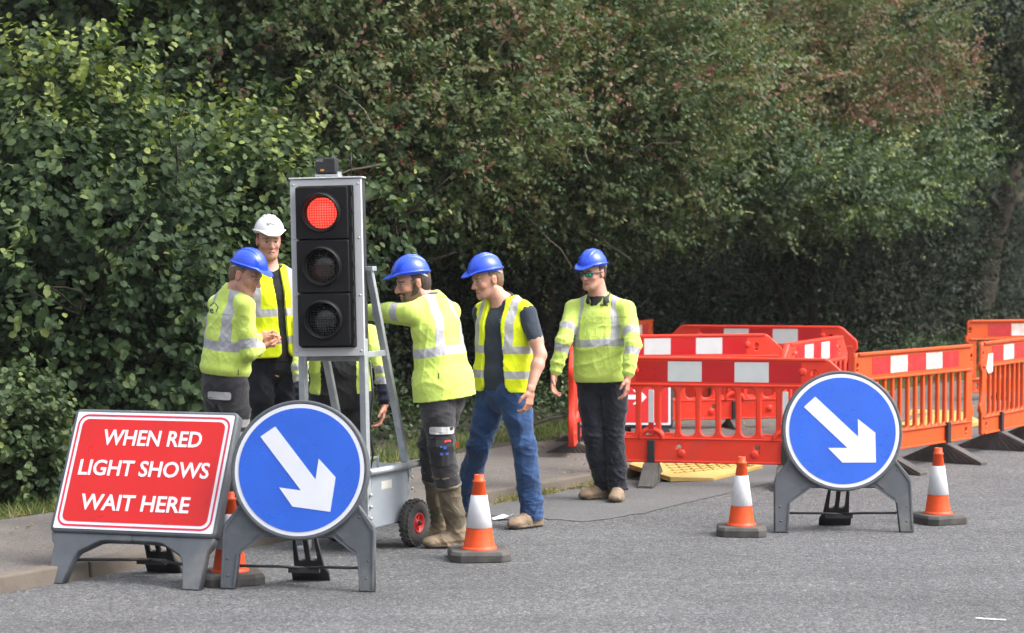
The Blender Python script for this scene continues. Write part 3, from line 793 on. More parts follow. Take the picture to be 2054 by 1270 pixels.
def blue_sign(label, loc, rotz, lean, R=0.376, hz=0.642, k=0.96, turn=0.0):
    root = thing('road_sign', label, 'road sign', loc, rotz, 'blue arrow road signs')
    M = lean_m(lean)
    q = hz / 0.668
    foot = [(-0.44, 0.0), (-0.352, 0.0), (-0.336, 0.19), (-0.325, 0.215), (-0.225, 0.285), (-0.205, 0.292), (0.205, 0.292), (0.225, 0.285), (0.325, 0.215), (0.336, 0.19), (0.352, 0.0), (0.44, 0.0),
            (0.434, 0.33), (0.425, 0.365), (0.345, 0.47), (0.30, 0.62), (-0.30, 0.62), (-0.345, 0.47), (-0.425, 0.365), (-0.434, 0.33)]
    foot = [(x * k, z * q) for x, z in foot]
    plate('leg_frame', [foot], 0.045, GREYPL, root, 0.006, M)
    for s in (-1, 1):                                 # raised ribs along the edges of both legs
        m = MB()
        for a, b in (((0.43, 0.02), (0.424, 0.33)), ((0.424, 0.33), (0.34, 0.455)), ((0.358, 0.02), (0.342, 0.195)), ((0.342, 0.195), (0.20, 0.30)), ((0.26, 0.285), (0.20, 0.335))):
            m.bar((s * a[0] * k, -0.024, a[1] * q), (s * b[0] * k, -0.024, b[1] * q), 0.008, 0.010)
        for x, z in ((0.385, 0.40), (0.345, 0.41), (0.40, 0.17), (0.395, 0.075)):
            m.lathe([(0.0, 0.0), (0.006, 0.0), (0.006, 0.003), (0.0, 0.003)], 10, (s * x * k, -0.0228, z * q), 'y', 0)
        m.build('leg_rib', GREYPL, root, M=M)
    m = MB()
    m.lathe([(0.0, -0.03), (R - 0.004, -0.03), (R, -0.022), (R, 0.036), (R - 0.006, 0.040), (R - 0.016, 0.040), (R - 0.020, 0.034), (0.0, 0.034)], 72, (0, -0.012, hz), 'y', smooth=False)
    m.build('round_frame', GREYPL, root, M=M)
    m = MB()
    r0 = R - 0.021
    m.lathe([(0.0, 0.0), (r0, 0.0), (r0, 0.003), (0.0, 0.003)], 72, (0, -0.047, hz), 'y', smooth=False)
    m.build('white_border', SIGNWHITE, root, M=M)
    rb = R * 0.885
    m = MB()
    m.lathe([(0.0, 0.0), (rb, 0.0), (rb, 0.002), (0.0, 0.002)], 72, (0, -0.0505, hz), 'y', smooth=False)
    m.build('blue_face', SIGNBLUE, root, M=M)
    A = [(-0.705, 0.446), (-0.49, 0.640), (0.285, -0.118), (0.285, 0.220), (0.60, -0.04), (0.60, -0.60), (-0.018, -0.60), (-0.277, -0.325), (0.08, -0.325)]
    ct, st_ = math.cos(turn), math.sin(turn)
    A = [((x * ct - z * st_) * rb * 1.02, (x * st_ + z * ct) * rb) for x, z in A]
    plate('arrow', [A], 0.0016, SIGNWHITE, root, 0, M @ Matrix.Translation((0, -0.0537, hz)))
    sign_support(root, lean, hz * 0.62, 0.34 * k)
    return root

def at_feet(pxl, pyl, pxr, pyr):
    a, b = G(pxl, pyl), G(pxr, pyr)
    return (a + b) / 2, a, b

# near blue sign
c_, a_, b_ = at_feet(470, 1184, 724, 1184)
blue_sign('round blue sign with white arrow standing in front of the traffic light', (c_[0], c_[1], 0), math.radians(-7), math.radians(9), turn=math.radians(-7))
# far blue sign
c_, a_, b_ = at_feet(1573, 1067, 1812, 1069)
blue_sign('round blue sign with white arrow between two cones in front of the barriers', (c_[0], c_[1], 0), math.radians(1), math.radians(10), R=0.388, hz=0.650, k=1.02)

# red instruction sign
LEAN, YAW = math.radians(27), math.radians(-16)
lf, rf = G(133, 1173), G(364, 1180)
root = thing('road_sign', 'red board reading WHEN RED LIGHT SHOWS WAIT HERE on grey legs beside the kerb', 'road sign', ((lf[0] + rf[0]) / 2, (lf[1] + rf[1]) / 2, 0), YAW)
M = lean_m(LEAN)
HW, ZB, ZT = 0.498, 0.282, 1.018
fr = rrect(-HW, ZB, HW, ZT, 0.035)
plate('board_frame', [fr], 0.075, GREYPL, root, 0.012, M)
for s in (-1, 1):
    leg = [(-0.455, -0.01), (-0.355, -0.01), (-0.325, 0.17), (-0.30, 0.215), (-0.19, 0.285), (-0.15, 0.292), (0.0, 0.295), (0.0, 0.335), (-0.49, 0.335), (-0.475, 0.28), (-0.455, 0.25)]
    leg = [(x * s, z * 0.85) for x, z in leg]
    plate('leg', [leg if s > 0 else leg[::-1]], 0.06, GREYPL, root, 0.006, M @ Matrix.Translation((0, 0.004, 0)))
g = 0.022
plate('sign_face', [rrect(-HW + g, ZB + g, HW - g, ZT - g, 0.01)], 0.006, SIGNWHITE, root, 0, M @ Matrix.Translation((0, -0.0385, 0)))
def ring(i0, i1, r):
    return [rrect(-HW + i0, ZB + i0, HW - i0, ZT - i0, r), rrect(-HW + i1, ZB + i1, HW - i1, ZT - i1, max(0.004, r - (i1 - i0)))]
plate('red_rule', ring(0.036, 0.047, 0.06), 0.0016, SIGNPINK, root, 0, M @ Matrix.Translation((0, -0.0426, 0)))
plate('red_panel', [rrect(-HW + 0.064, ZB + 0.064, HW - 0.064, ZT - 0.064, 0.04)], 0.0016, SIGNRED, root, 0, M @ Matrix.Translation((0, -0.0426, 0)))
for body, z, wd, dx in (('WHEN RED', 0.845, 0.600, 0.025), ('LIGHT SHOWS', 0.664, 0.785, 0.012), ('WAIT HERE', 0.461, 0.655, 0.0)):
    me = text_mesh(body, 0.14, 0.0026, 0.0016)
    xs = [v.co.x for v in me.vertices]; ys = [v.co.y for v in me.vertices]
    sx = wd / (max(xs) - min(xs)); sy = 0.094 / (max(ys) - min(ys))
    cx, cy = (max(xs) + min(xs)) / 2, (max(ys) + min(ys)) / 2
    me.transform(Matrix.Diagonal((sx, sy, 1, 1)) @ Matrix.Translation((-cx, -cy, 0)))
    me.transform(M @ Matrix.Translation((dx - 0.015, -0.0445, z)) @ XZ)
    me.name = 'lettering'
    link('lettering', me, root, SIGNWHITE)
sign_support(root, LEAN, 0.46, 0.36)

# ------------------------------------------------------------------ traffic cones
def make_cone(label, loc, rotz, k=0.95):
    root = thing('traffic_cone', label, 'traffic cone', loc, rotz, 'orange and white traffic cones')
    root.scale = (k, k, 0.935)
    a, c = 0.188, 0.06
    oct_ = [(-a + c, -a), (a - c, -a), (a, -a + c), (a, a - c), (a - c, a), (-a + c, a), (-a, a - c), (-a, -a + c)]
    m = MB()
    V = [(x * 1.0, y * 1.0, 0.0) for x, y in oct_] + [(x, y, 0.045) for x, y in oct_] + [(x * 0.93, y * 0.93, 0.066) for x, y in oct_]
    Fs = [tuple(reversed(range(8))), tuple(range(16, 24))]
    for l in range(2):
        Fs += [(l * 8 + i, l * 8 + (i + 1) % 8, (l + 1) * 8 + (i + 1) % 8, (l + 1) * 8 + i) for i in range(8)]
    m.add(V, Fs)
    m.build('base', RUBBER, root, 0.006)
    def rad(z):
        return 0.100 + (0.033 - 0.100) * (z - 0.066) / (0.50 - 0.066)
    m = MB()
    m.lathe([(0.112, 0.066), (0.112, 0.074), (rad(0.085) + 0.004, 0.078), (rad(0.085), 0.085), (rad(0.48), 0.48), (rad(0.48) + 0.004, 0.483), (rad(0.48) + 0.004, 0.496), (0.031, 0.50), (0.031, 0.528), (0.028, 0.532), (0.022, 0.532), (0.022, 0.48)], 36)
    m.build('cone_body', CONEORANGE, root)
    m = MB()
    z0, z1 = 0.200, 0.405
    m.lathe([(rad(z0) + 0.001, z0), (rad(z0) + 0.0035, z0 + 0.002), (rad(z1) + 0.0035, z1 - 0.002), (rad(z1) + 0.001, z1)], 36)
    m.build('reflective_sleeve', CONEWHITE, root)
    return root
def cone_at(px, py_front, label, rotz, k=0.95):
    p = G(px, py_front)
    u = p[:2] / np.linalg.norm(p[:2])
    make_cone(label, (p[0] + u[0] * 0.18, p[1] + u[1] * 0.18, 0), rotz, k)
cone_at(961, 1130, 'traffic cone standing alone beside the brown wellington boots', 0.10)
cone_at(461, 1178, 'traffic cone half hidden between the red board and the near blue sign', 0.25)
cone_at(1487, 1080, 'traffic cone to the left of the far blue sign', -0.1, 0.84)
cone_at(1881, 1055, 'traffic cone to the right of the far blue sign', 0.45, 0.86)

# ------------------------------------------------------------------ mobile traffic light on its trolley
LF, RF = G(607, 1108), G(745, 1122)
YAWS = math.radians(-27)
sy = 12.80
sx = (675 - W / 2) / F * sy
root = thing('traffic_light', 'mobile traffic light showing red on a grey wheeled steel trolley', 'traffic light', (sx, sy, 0), YAWS)
ROLL = Matrix.Rotation(math.radians(-1.3), 4, 'Y')    # the mast leans a little to the left
def lm(p):
    v = ROLL @ Vector(p)
    return (v.x, v.y, v.z)
ZB, ZT = 1.185, 2.235
for s in (-1, 1):
    m = MB(); m.bar(lm((s * 0.213, 0, 0.02)), lm((s * 0.213, 0, ZB + 0.1)), 0.042, 0.042); m.build('front_post', GALV, root, 0.004)
    m = MB(); m.bar(lm((s * 0.213, 0.09, 1.69)), lm((s * 0.213, 0.50, 0.42)), 0.045, 0.03, up=(0, 1, 0)); m.build('rear_strut', GALV, root, 0.004)
    m = MB(); m.bar(lm((s * 0.213, 0.02, 1.19)), lm((s * 0.213, 0.24, 1.19)), 0.03, 0.035); m.build('side_bar', GALV, root, 0.003)
    m = MB(); m.tube([(s * 0.232, -0.02, 0.495), (s * 0.232, 0.60, 0.495)], 0.021, 12); m.build('lifting_handle', GALV, root)
    m = MB(); m.box((s * 0.213 - 0.03, 0.0, 0.012), (0.08, 0.06, 0.024)); m.build('foot_plate', GALV, root, 0.004)
m = MB(); m.bar(lm((-0.23, 0.09, 1.70)), lm((0.25, 0.09, 1.70)), 0.05, 0.028); m.build('top_bar', GALV, root, 0.003)
m = MB(); m.bar(lm((-0.22, 0.03, 1.165)), lm((0.22, 0.03, 1.165)), 0.03, 0.03); m.build('cross_bar', GALV, root, 0.003)
m = MB(); m.box((0, 0.27, 0.315), (0.425, 0.46, 0.33)); m.build('battery_box', GREYPAINT, root, 0.008)
m = MB(); m.box((0, 0.27, 0.489), (0.44, 0.475, 0.016)); m.build('box_lid', GREYPAINT, root, 0.004)
m = MB(); m.tube([(0.13, 0.06, 0.49), (0.13, 0.06, 0.56), (0.13, 0.26, 0.56), (0.13, 0.26, 0.49)], 0.009, 8); m.build('lid_handle', GALV, root)
m = MB()
for s in (-1, 1):
    for z in (0.20, 0.27, 0.34):
        m.lathe([(0, 0), (0.011, 0), (0.011, 0.008), (0, 0.008)], 6, (s * 0.2345, 0.0, z + 0.02), 'x')
        m.lathe([(0, 0), (0.010, 0), (0.010, 0.008), (0, 0.008)], 6, (s * 0.2355, 0.49, z + 0.08), 'x')
m.build('bolts', GALV, root)
m = MB(); m.tube([(-0.30, 0.455, 0.145), (0.30, 0.455, 0.145)], 0.012, 8); m.build('axle', GALV, root)
for s in (-1, 1):
    wr = 0.145
    m = MB()
    c0 = (s * 0.275, 0.455, wr)
    prof = []
    for k in range(17):
        a = -math.pi * 0.86 + 2 * math.pi * 0.86 * k / 16
        prof.append((0.098 + 0.047 * math.cos(a), 0.042 * math.sin(a)))
    m.lathe(prof, 40, c0, 'x')
    for k in range(26):
        for q, off in ((-1, 0.0), (0, 0.5), (1, 0.0)):
            a = 2 * math.pi * (k + off) / 26
            p = Vector((q * 0.024, math.cos(a) * (0.1425 - 0.006 * abs(q)), math.sin(a) * (0.1425 - 0.006 * abs(q))))
            R = Matrix.Rotation(a, 3, 'X')
            m.box(p + Vector(c0), (0.018, 0.012, 0.019), R)
    wh = thing('wheel', '', '', (0, 0, 0)); del wh['label']; del wh['category']; wh.parent = root
    m.build('tyre', DKRUBBER, wh)
    m = MB()
    m.lathe([(0.0, 0.030), (0.018, 0.030), (0.020, 0.018), (0.040, 0.012), (0.050, 0.020), (0.058, 0.034), (0.062, 0.034), (0.062, -0.034), (0.058, -0.034), (0.05, -0.02), (0.02, -0.018), (0.0, -0.03)], 32, c0, 'x')
    for k in range(5):
        a = 2 * math.pi * k / 5
        m.box((c0[0] + s * 0.016, c0[1] + 0.036 * math.cos(a), c0[2] + 0.036 * math.sin(a)), (0.012, 0.03, 0.012), Matrix.Rotation(a, 3, 'X'))
    m.build('rim', WHEELRED, wh)
    m = MB()
    m.lathe([(0.0, 0.0), (0.014, 0.0), (0.014, 0.012), (0.0, 0.012)], 12, (c0[0] + s * 0.032 - (0.012 if s < 0 else 0), c0[1], c0[2]), 'x')
    m.build('hub', BLACKPL, wh)
m = MB(); m.tube([(0.20, 0.055, 1.15), (0.215, 0.06, 0.95), (0.195, 0.05, 0.75), (0.21, 0.07, 0.60), (0.16, 0.12, 0.50)], 0.007, 8); m.build('cable', BLACKPL, root)
m = MB(); m.box((0.2135, 0.22, 0.40), (0.0015, 0.12, 0.05)); m.build('label', surf('worn_label', (0.55, 0.55, 0.5), 0.6, 0.1, 20, 0.5), root)
# signal head, turned a little back towards the viewer
HM = Matrix.Translation((0, 0, 0)) @ ROLL @ Matrix.Rotation(math.radians(19), 4, 'Z')
hw = 0.215
case = [rrect(-hw, ZB, hw, ZT, 0.006), rrect(-0.168, ZB + 0.052, 0.168, ZT - 0.040, 0.004)]
plate('case_frame', case, 0.035, CASEGREY, root, 0.003, HM @ Matrix.Translation((0, -0.085, 0)))
m = MB(); m.box((0, -0.005, (ZB + ZT) / 2), (2 * hw - 0.012, 0.11, ZT - ZB - 0.012)); m.build('case_body', surf('dark_grey_case', (0.035, 0.037, 0.042), 0.45, 0.1, 4, 0.2, (0.2, 0.2, 0.2)), root, 0.004, M=HM)
m = MB(); m.box((0, -0.04, ZT + 0.008), (2 * hw + 0.012, 0.14, 0.010)); m.build('top_cover', CASEGREY, root, 0.003, M=HM)
# lamp lenses: a grid of facets over a lit or unlit disc
def lens_mat(name, on, off, emit, tint=None):
    t = NT(name)
    co = t.coords('Object')
    sep = t.n('SeparateXYZ'); t.l(co, sep.inputs[0])
    def wave(sock, f):
        return t.math('ABSOLUTE', t.math('SINE', t.math('MULTIPLY', sock, f)))
    fq = math.pi / 0.0150
    gx, gz = wave(sep.outputs['X'], fq), wave(sep.outputs['Z'], fq)
    g_ = t.math('MULTIPLY', gx, gz)
    dots = t.ramp(g_, [(0.25, 0.0), (0.62, 1.0)])
    c = t.mix(dots, off, on)
    if tint is not None:
        c = t.mix(t.ramp(t.noise(co, 9, 2), [(0.45, 0.0), (0.7, 0.9)]), c, tint)
    t.set(Base_Color=c, Roughness=0.25)
    t.b.inputs['Coat Weight'].default_value = 0.25
    if emit:
        e = t.mix(dots, (0.30, 0.004, 0.003), (1.0, 0.085, 0.055))
        t.set(Emission_Color=e)
        t.b.inputs['Emission Strength'].default_value = emit
    return t.m
LENS_ON = lens_mat('red_lens_lit', (0.8, 0.05, 0.03), (0.3, 0.01, 0.01), 0.95)
LENS_AMB = lens_mat('amber_lens_dark', (0.06, 0.055, 0.05), (0.010, 0.0095, 0.009), 0, (0.06, 0.022, 0.018))
LENS_GRN = lens_mat('green_lens_dark', (0.055, 0.058, 0.055), (0.009, 0.0095, 0.0095), 0)
uh = 0.316
z0 = ZB + 0.060
bx = -0.012
for i, (lm_, nm) in enumerate(((LENS_GRN, 'green'), (LENS_AMB, 'amber'), (LENS_ON, 'red'))):
    zc = z0 + uh * (i + 0.5)
    plate('lamp_housing', [rrect(bx - 0.158, zc - uh / 2 + 0.003, bx + 0.158, zc + uh / 2 - 0.003, 0.012), circle(0.094, 48, (bx - 0.004, zc))], 0.075, HOUSING, root, 0.006, HM @ Matrix.Translation((0, -0.125, 0)))
    hs_ = root.children[-1]
    m = MB()
    V, Fs = [], []
    n = 48
    for k in range(n):                                 # visor: longer at the top
        a = 2 * math.pi * k / n
        dp = 0.028 + 0.05 * (0.5 + 0.5 * math.sin(a)) ** 1.2
        for rr, yy in ((0.100, -0.155), (0.121, -0.155), (0.114, -0.155 - dp), (0.104, -0.155 - dp)):
            V.append((bx - 0.004 + rr * math.cos(a), yy, zc + rr * math.sin(a)))
    for k in range(n):
        k2 = (k + 1) % n
        for j in range(4):
            j2 = (j + 1) % 4
            Fs.append((k * 4 + j, k * 4 + j2, k2 * 4 + j2, k2 * 4 + j))
    m.add(V, Fs, 0, True)
    m.build('visor', HOUSING, root, M=HM)
    V = [(0, -0.022, 0)]; Fs = []
    for j in range(1, 7):
        rr = 0.0925 * j / 6
        for k in range(40):
            a = 2 * math.pi * k / 40
            V.append((rr * math.cos(a), -0.022 * (1 - (j / 6) ** 2), rr * math.sin(a)))
    for k in range(40):
        Fs.append((0, 1 + (k + 1) % 40, 1 + k))
        for j in range(5):
            Fs.append((1 + j * 40 + k, 1 + j * 40 + (k + 1) % 40, 1 + (j + 1) * 40 + (k + 1) % 40, 1 + (j + 1) * 40 + k))
    m = MB(); m.add(V, Fs, 0, True)
    o = m.build('lens', lm_, root)
    o.matrix_local = HM @ Matrix.Translation((bx - 0.004, -0.128, zc))
    if nm == 'red':
        o['label'] = 'red lens, lit'
# black hinge strip on the right of the housings
m = MB(); m.box((0.155, -0.118, z0 + 1.5 * uh), (0.022, 0.05, 3 * uh + 0.006))
for k in range(9):
    m.box((0.166, -0.13, z0 + 0.06 + k * 0.105), (0.012, 0.03, 0.03))
m.build('hinge_strip', HOUSING, root, 0.003, M=HM)
for x in (-0.196, 0.196):
    for z in (ZB + 0.03, ZB + 0.36, ZB + 0.70, ZT - 0.03):
        m = MB(); m.lathe([(0, 0.004), (0.006, 0.003), (0.008, 0.0)], 12, (x, -0.1025, z), 'y')
        m.build('rivet', GALV, root, M=HM)
# radar detector and aerial on top
m = MB(); m.box((0.005, -0.03, ZT + 0.022), (0.14, 0.11, 0.014)); m.box((-0.06, -0.03, ZT + 0.03), (0.012, 0.09, 0.03)); m.box((0.07, -0.03, ZT + 0.03), (0.012, 0.09, 0.03))
m.build('detector_bracket', GALV, root, 0.002, M=HM)
m = MB(); m.prism([(-0.062, ZT + 0.035), (0.058, ZT + 0.035), (0.062, ZT + 0.06), (0.058, ZT + 0.128), (-0.056, ZT + 0.13), (-0.064, ZT + 0.10)], -0.085, 0.02)
det = m.build('detector', BLACKPL, root, 0.008, M=HM)
m = MB(); m.box((-0.02, -0.0868, ZT + 0.055), (0.022, 0.002, 0.012)); m.build('badge', surf('amber_badge', (0.6, 0.28, 0.02), 0.4), root, M=HM)
me = text_mesh('AGD', 0.02, 0.0006, 0.001)
me.transform(HM @ Matrix.Translation((-0.035, -0.0868, ZT + 0.112)) @ XZ)
link('lettering', me, root, surf('pale_print', (0.3, 0.3, 0.3), 0.5))
m = MB(); m.tube([(0.135, 0.0, ZT), (0.138, 0.0, ZT + 0.16)], 0.003, 6); m.build('aerial', BLACKPL, root, M=HM)

# ------------------------------------------------------------------ barriers
def barrier_panel(name, mat, root, red=True):
    """2 m plastic barrier: foot board, balusters, chamfered top board"""
    if red:
        out = [(-0.97, 0.20), (-0.93, 0.165), (0.93, 0.165), (0.97, 0.20), (1.0, 0.30), (1.0, 0.42), (0.965, 0.45), (0.965, 0.70), (1.0, 0.74), (1.0, 0.815), (0.985, 0.84), (0.845, 0.965), (0.82, 0.975),
               (-0.82, 0.975), (-0.845, 0.965), (-0.985, 0.84), (-1.0, 0.815), (-1.0, 0.74), (-0.965, 0.70), (-0.965, 0.45), (-1.0, 0.42), (-1.0, 0.30)]
        pitch, wslot, z0, z1, nsl = 0.1535, 0.112, 0.375, 0.745, 12
    else:
        out = [(-0.96, 0.165), (0.96, 0.165), (0.975, 0.19), (0.975, 0.36), (1.0, 0.37), (1.0, 0.44), (0.965, 0.46), (0.965, 0.72), (1.0, 0.74), (1.0, 0.80), (0.975, 0.82), (0.975, 0.95), (0.955, 0.975),
               (-0.955, 0.975), (-0.975, 0.95), (-0.975, 0.82), (-1.0, 0.80), (-1.0, 0.74), (-0.965, 0.72), (-0.965, 0.46), (-1.0, 0.44), (-1.0, 0.37), (-0.975, 0.36), (-0.975, 0.19)]
        pitch, wslot, z0, z1, nsl = 0.1255, 0.093, 0.33, 0.76, 14
    loops = [out]
    for k in range(nsl):
        x = (k - (nsl - 1) / 2) * pitch
        loops.append(rrect(x - wslot / 2, z0, x + wslot / 2, z1, 0.046 if red else 0.03))
    for s in (-1, 1):
        for x, z in ((0.66, 0.855), (0.30, 0.275)) if red else ((0.86, 0.865), (0.86, 0.24)):
            loops.append(circle(0.02, 14, (s * x * (1.10 if z > 0.5 else 1), z + 0.014)))
            loops.append(circle(0.012, 10, (s * x * (1.10 if z > 0.5 else 1), z - 0.022)))
    plate('panel', loops, 0.05 if red else 0.032, mat, root, 0.009 if red else 0.007)
    m = MB()                                            # stiffening: rail lips and raised bosses
    m.box((0, 0, 0.968), (1.63 if red else 1.88, 0.068, 0.022))
    m.box((0, 0, 0.765), (1.90, 0.062, 0.018)); m.box((0, 0, 0.352 if red else 0.318), (1.90, 0.062, 0.014)); m.box((0, 0, 0.176), (1.84, 0.062, 0.016))
    if red:
        for s in (-1, 1):
            for sy_ in (-1, 1):
                for x, z in ((0.64, 0.875), (0.86, 0.265), (-0.28, 0.24)):
                    m.lathe([(0.0, 0.012), (0.024, 0.010), (0.032, 0.0)], 16, (s * x, sy_ * 0.0255, z), 'y', R=None if sy_ < 0 else Matrix.Rotation(math.pi, 3, 'Z'))
            for k in range(2):
                x = s * (0.36 + 0.30 * k)
                m.box((x, 0, 0.375), (0.10, 0.045, 0.04))
        for s in (-1, 1):                               # moulded arch over each foot socket
            m.tube([(s * 0.512 + 0.088 * math.cos(a), -0.02, 0.345 + 0.075 * math.sin(a)) for a in np.linspace(0, math.pi, 9)], 0.022, 8)
            m.tube([(s * 0.512 + 0.088 * math.cos(a), 0.02, 0.345 + 0.075 * math.sin(a)) for a in np.linspace(0, math.pi, 9)], 0.022, 8)
    m.build('rib', mat, root, 0.005)
def barrier_strip(root, red=True, worn=False):
    m = MB()
    mats = [STRIPREDWORN if worn else STRIPRED, STRIPWORN if worn else STRIPWHITE]
    if red:
        xs = [-0.63, -0.385, -0.125, 0.125, 0.385, 0.63]; z0, z1 = 0.792, 0.945
    else:
        xs = [-0.72, -0.43, -0.155, 0.155, 0.43, 0.72]; z0, z1 = 0.80, 0.935
    for sy_ in (-1, 1):
        for i in range(5):
            m.box(((xs[i] + xs[i + 1]) / 2, sy_ * (0.0262 if red else 0.0172), (z0 + z1) / 2), (xs[i + 1] - xs[i], 0.0024, z1 - z0), mi=i % 2)
    m.build('reflective_strip', mats, root)
def barrier_foot(root, x, turn=0.0):
    m = MB()
    R = Matrix.Translation((x, 0, 0)) @ Matrix.Rotation(turn, 4, 'Z')
    m.prism([(-0.37, 0.0), (0.37, 0.0), (0.37, 0.022), (0.05, 0.165), (-0.05, 0.165), (-0.37, 0.022)], -0.055, 0.055, plane='yz')
    for k in range(5):
        for s in (-1, 1):
            m.bar((s * 0.057, -0.33 + k * 0.07, 0.008), (s * 0.057, -0.06 + k * 0.02, 0.15), 0.006, 0.012)
    m.build('foot', RUBBER, root, 0.004, M=R)
    m = MB()
    m.box((x, -0.035, 0.235), (0.055, 0.028, 0.21))
    m.box((x, 0, 0.155), (0.055, 0.09, 0.05))
    m.build('foot_stem', BLACKPL, root, 0.004)
def make_barrier(label, group, mat, red=True, worn=False):
    root = thing('safety_barrier', label, 'barrier', (0, 0, 0), 0, group)
    barrier_panel('panel', mat, root, red)
    barrier_strip(root, red, worn)
    for s in (-1, 1):
        barrier_foot(root, s * 0.512)
    if red:
        for s in (-1, 1):
            m = MB()
            m.box((s * 0.512, -0.034, 0.60), (0.042, 0.012, 0.25), mi=0); m.box((s * 0.512, -0.034, 0.43), (0.042, 0.012, 0.09), mi=1)
            m.build('stem_marker', [STRIPWHITE, STRIPRED], root, 0.002)
    return root
def put(o, pa, pb, label=None):
    """stand a barrier so that its ends come to the ground points pa, pb (only their direction and middle are used)"""
    c = (np.array(pa) + np.array(pb)) / 2
    d = np.array(pb) - np.array(pa)
    o.location = (c[0], c[1], 0)
    o.rotation_euler = (0, 0, math.atan2(d[1], d[0]))
    if label:
        o['label'] = label
def xy(px, Y):
    return np.array([(px - W / 2) / F * Y, Y])
GR, GO = 'red plastic barriers round the works', 'orange plastic barriers at the right'
rb_ = make_barrier('red barrier at the front of the enclosure, beside the man in sunglasses', GR, BARRED)
put(rb_, xy(1178, 16.55), xy(1712, 16.15))
for lab, pa, pb in (('red barrier in the middle row, behind the front red barrier', xy(1175, 20.1), xy(1560, 20.5)),
                    ('rearmost red barrier with the highest top rail', xy(1340, 22.6), xy(1717, 22.2)),
                    ('red barrier seen end on behind the raised right end of the front one', xy(1560, 18.3), xy(1702, 20.3)),
                    ('red barrier running back behind the man in sunglasses', xy(1146, 17.6), xy(1172, 19.55))):
    c = copy_tree(rb_)
    put(c, pa, pb, lab)
ob = make_barrier('orange barrier with a torn reflective strip beside the far blue sign', GO, BARORANGE, False, True)
put(ob, xy(1705, 16.85), xy(1957, 18.45))
for lab, pa, pb in (('orange barrier cut off by the right edge of the view', xy(1970, 18.75), xy(2110, 20.35)),
                    ('orange barrier standing farthest back at the right edge', xy(2012, 24.0), xy(2180, 24.3)),
                    ('orange barrier whose end shows just right of the sunglasses man shoulder', xy(1222, 22.3), xy(1308, 24.2))):
    c = copy_tree(ob)
    put(c, pa, pb, lab)
p = P(1984, 728, 18.72)
m = MB(); m.prism([(-0.03, 0.08), (0.02, 0.09), (0.035, -0.07), (-0.01, -0.09), (-0.04, -0.05)], -0.001, 0.001)
o = m.build('paper_tag', surf('white_paper', (0.75, 0.75, 0.75), 0.7), None)
o.location = (p[0], p[1] - 0.05, p[2]); o.rotation_euler = (0, 0.1, 0.5)
tag(o, 'torn white label hanging from the end of the cut-off orange barrier', 'paper tag')

# red works sign lying inside the barriers
p = xy(1262, 18.2)
root = thing('road_sign', 'red sign with a white arrow behind the bars of the front red barrier', 'road sign', (p[0], p[1], 0), math.radians(-4))
M = lean_m(math.radians(16))
ZB_, ZT_ = 0.30, 0.80
plate('board_frame', [rrect(-0.47, ZB_ - 0.02, 0.375, ZT_ + 0.02, 0.03)], 0.06, BLACKPL, root, 0.008, M)
plate('sign_face', [rrect(-0.45, ZB_, 0.355, ZT_, 0.01)], 0.004, SIGNWHITE, root, 0, M @ Matrix.Translation((0, -0.0325, 0)))
plate('red_panel', [rrect(-0.435, ZB_ + 0.02, 0.335, ZT_ - 0.02, 0.01)], 0.002, SIGNRED, root, 0, M @ Matrix.Translation((0, -0.0362, 0)))
ar = [(-0.40, 0.52), (0.07, 0.52), (0.03, 0.475), (0.09, 0.475), (0.15, 0.54), (0.09, 0.605), (0.03, 0.605), (0.07, 0.56), (-0.40, 0.56)]
plate('arrow', [ar], 0.002, SIGNWHITE, root, 0, M @ Matrix.Translation((0, -0.0386, 0)))
for s in (-1, 1):
    plate('leg', [[(-0.05 + s * 0.36, 0.0), (0.05 + s * 0.36, 0.0), (0.04 + s * 0.30, ZB_), (-0.06 + s * 0.30, ZB_)]], 0.05, BLACKPL, root, 0.004, M)
sign_support(root, math.radians(16), 0.5, 0.30)

# yellow kerb ramps
def ramp_board(label, corners, z_lo, h):
    """four corners on the ground going round; the two long edges slope down"""
    c = sum(np.array(q) for q in corners) / 4
    root = thing('ramp_board', label, 'ramp board', (c[0], c[1], 0), 0, 'yellow ramp boards')
    q = [np.array(k) - c for k in corners]
    m = MB()
    inner = [k * 0.86 for k in q]
    V = [(k[0], k[1], z_lo) for k in q] + [(k[0], k[1], z_lo + 0.012) for k in q] + [(k[0], k[1], z_lo + h) for k in inner]
    Fs = [(3, 2, 1, 0), (8, 9, 10, 11)] + [(a, (a + 1) % 4, 4 + (a + 1) % 4, 4 + a) for a in range(4)] + [(4 + a, 4 + (a + 1) % 4, 8 + (a + 1) % 4, 8 + a) for a in range(4)]
    m.add(V, Fs)
    m.build('board', YELLOWPL, root, 0.006)
    m = MB()
    for i in range(9):                                  # raised non-slip studs
        for j in range(7):
            u, v = (i + 0.5) / 9, (j + 0.5) / 7
            a = (inner[0] * (1 - u) + inner[1] * u) * (1 - v) + (inner[3] * (1 - u) + inner[2] * u) * v
            d = (inner[1] - inner[0]); ang = math.atan2(d[1], d[0])
            L = np.linalg.norm(d) / 9 * 0.62
            m.box((a[0], a[1], z_lo + h + 0.004), (L, 0.022, 0.012), Matrix.Rotation(ang, 3, 'Z'))
    m.build('tread_rib', YELLOWPL, root, 0.003)
    return root
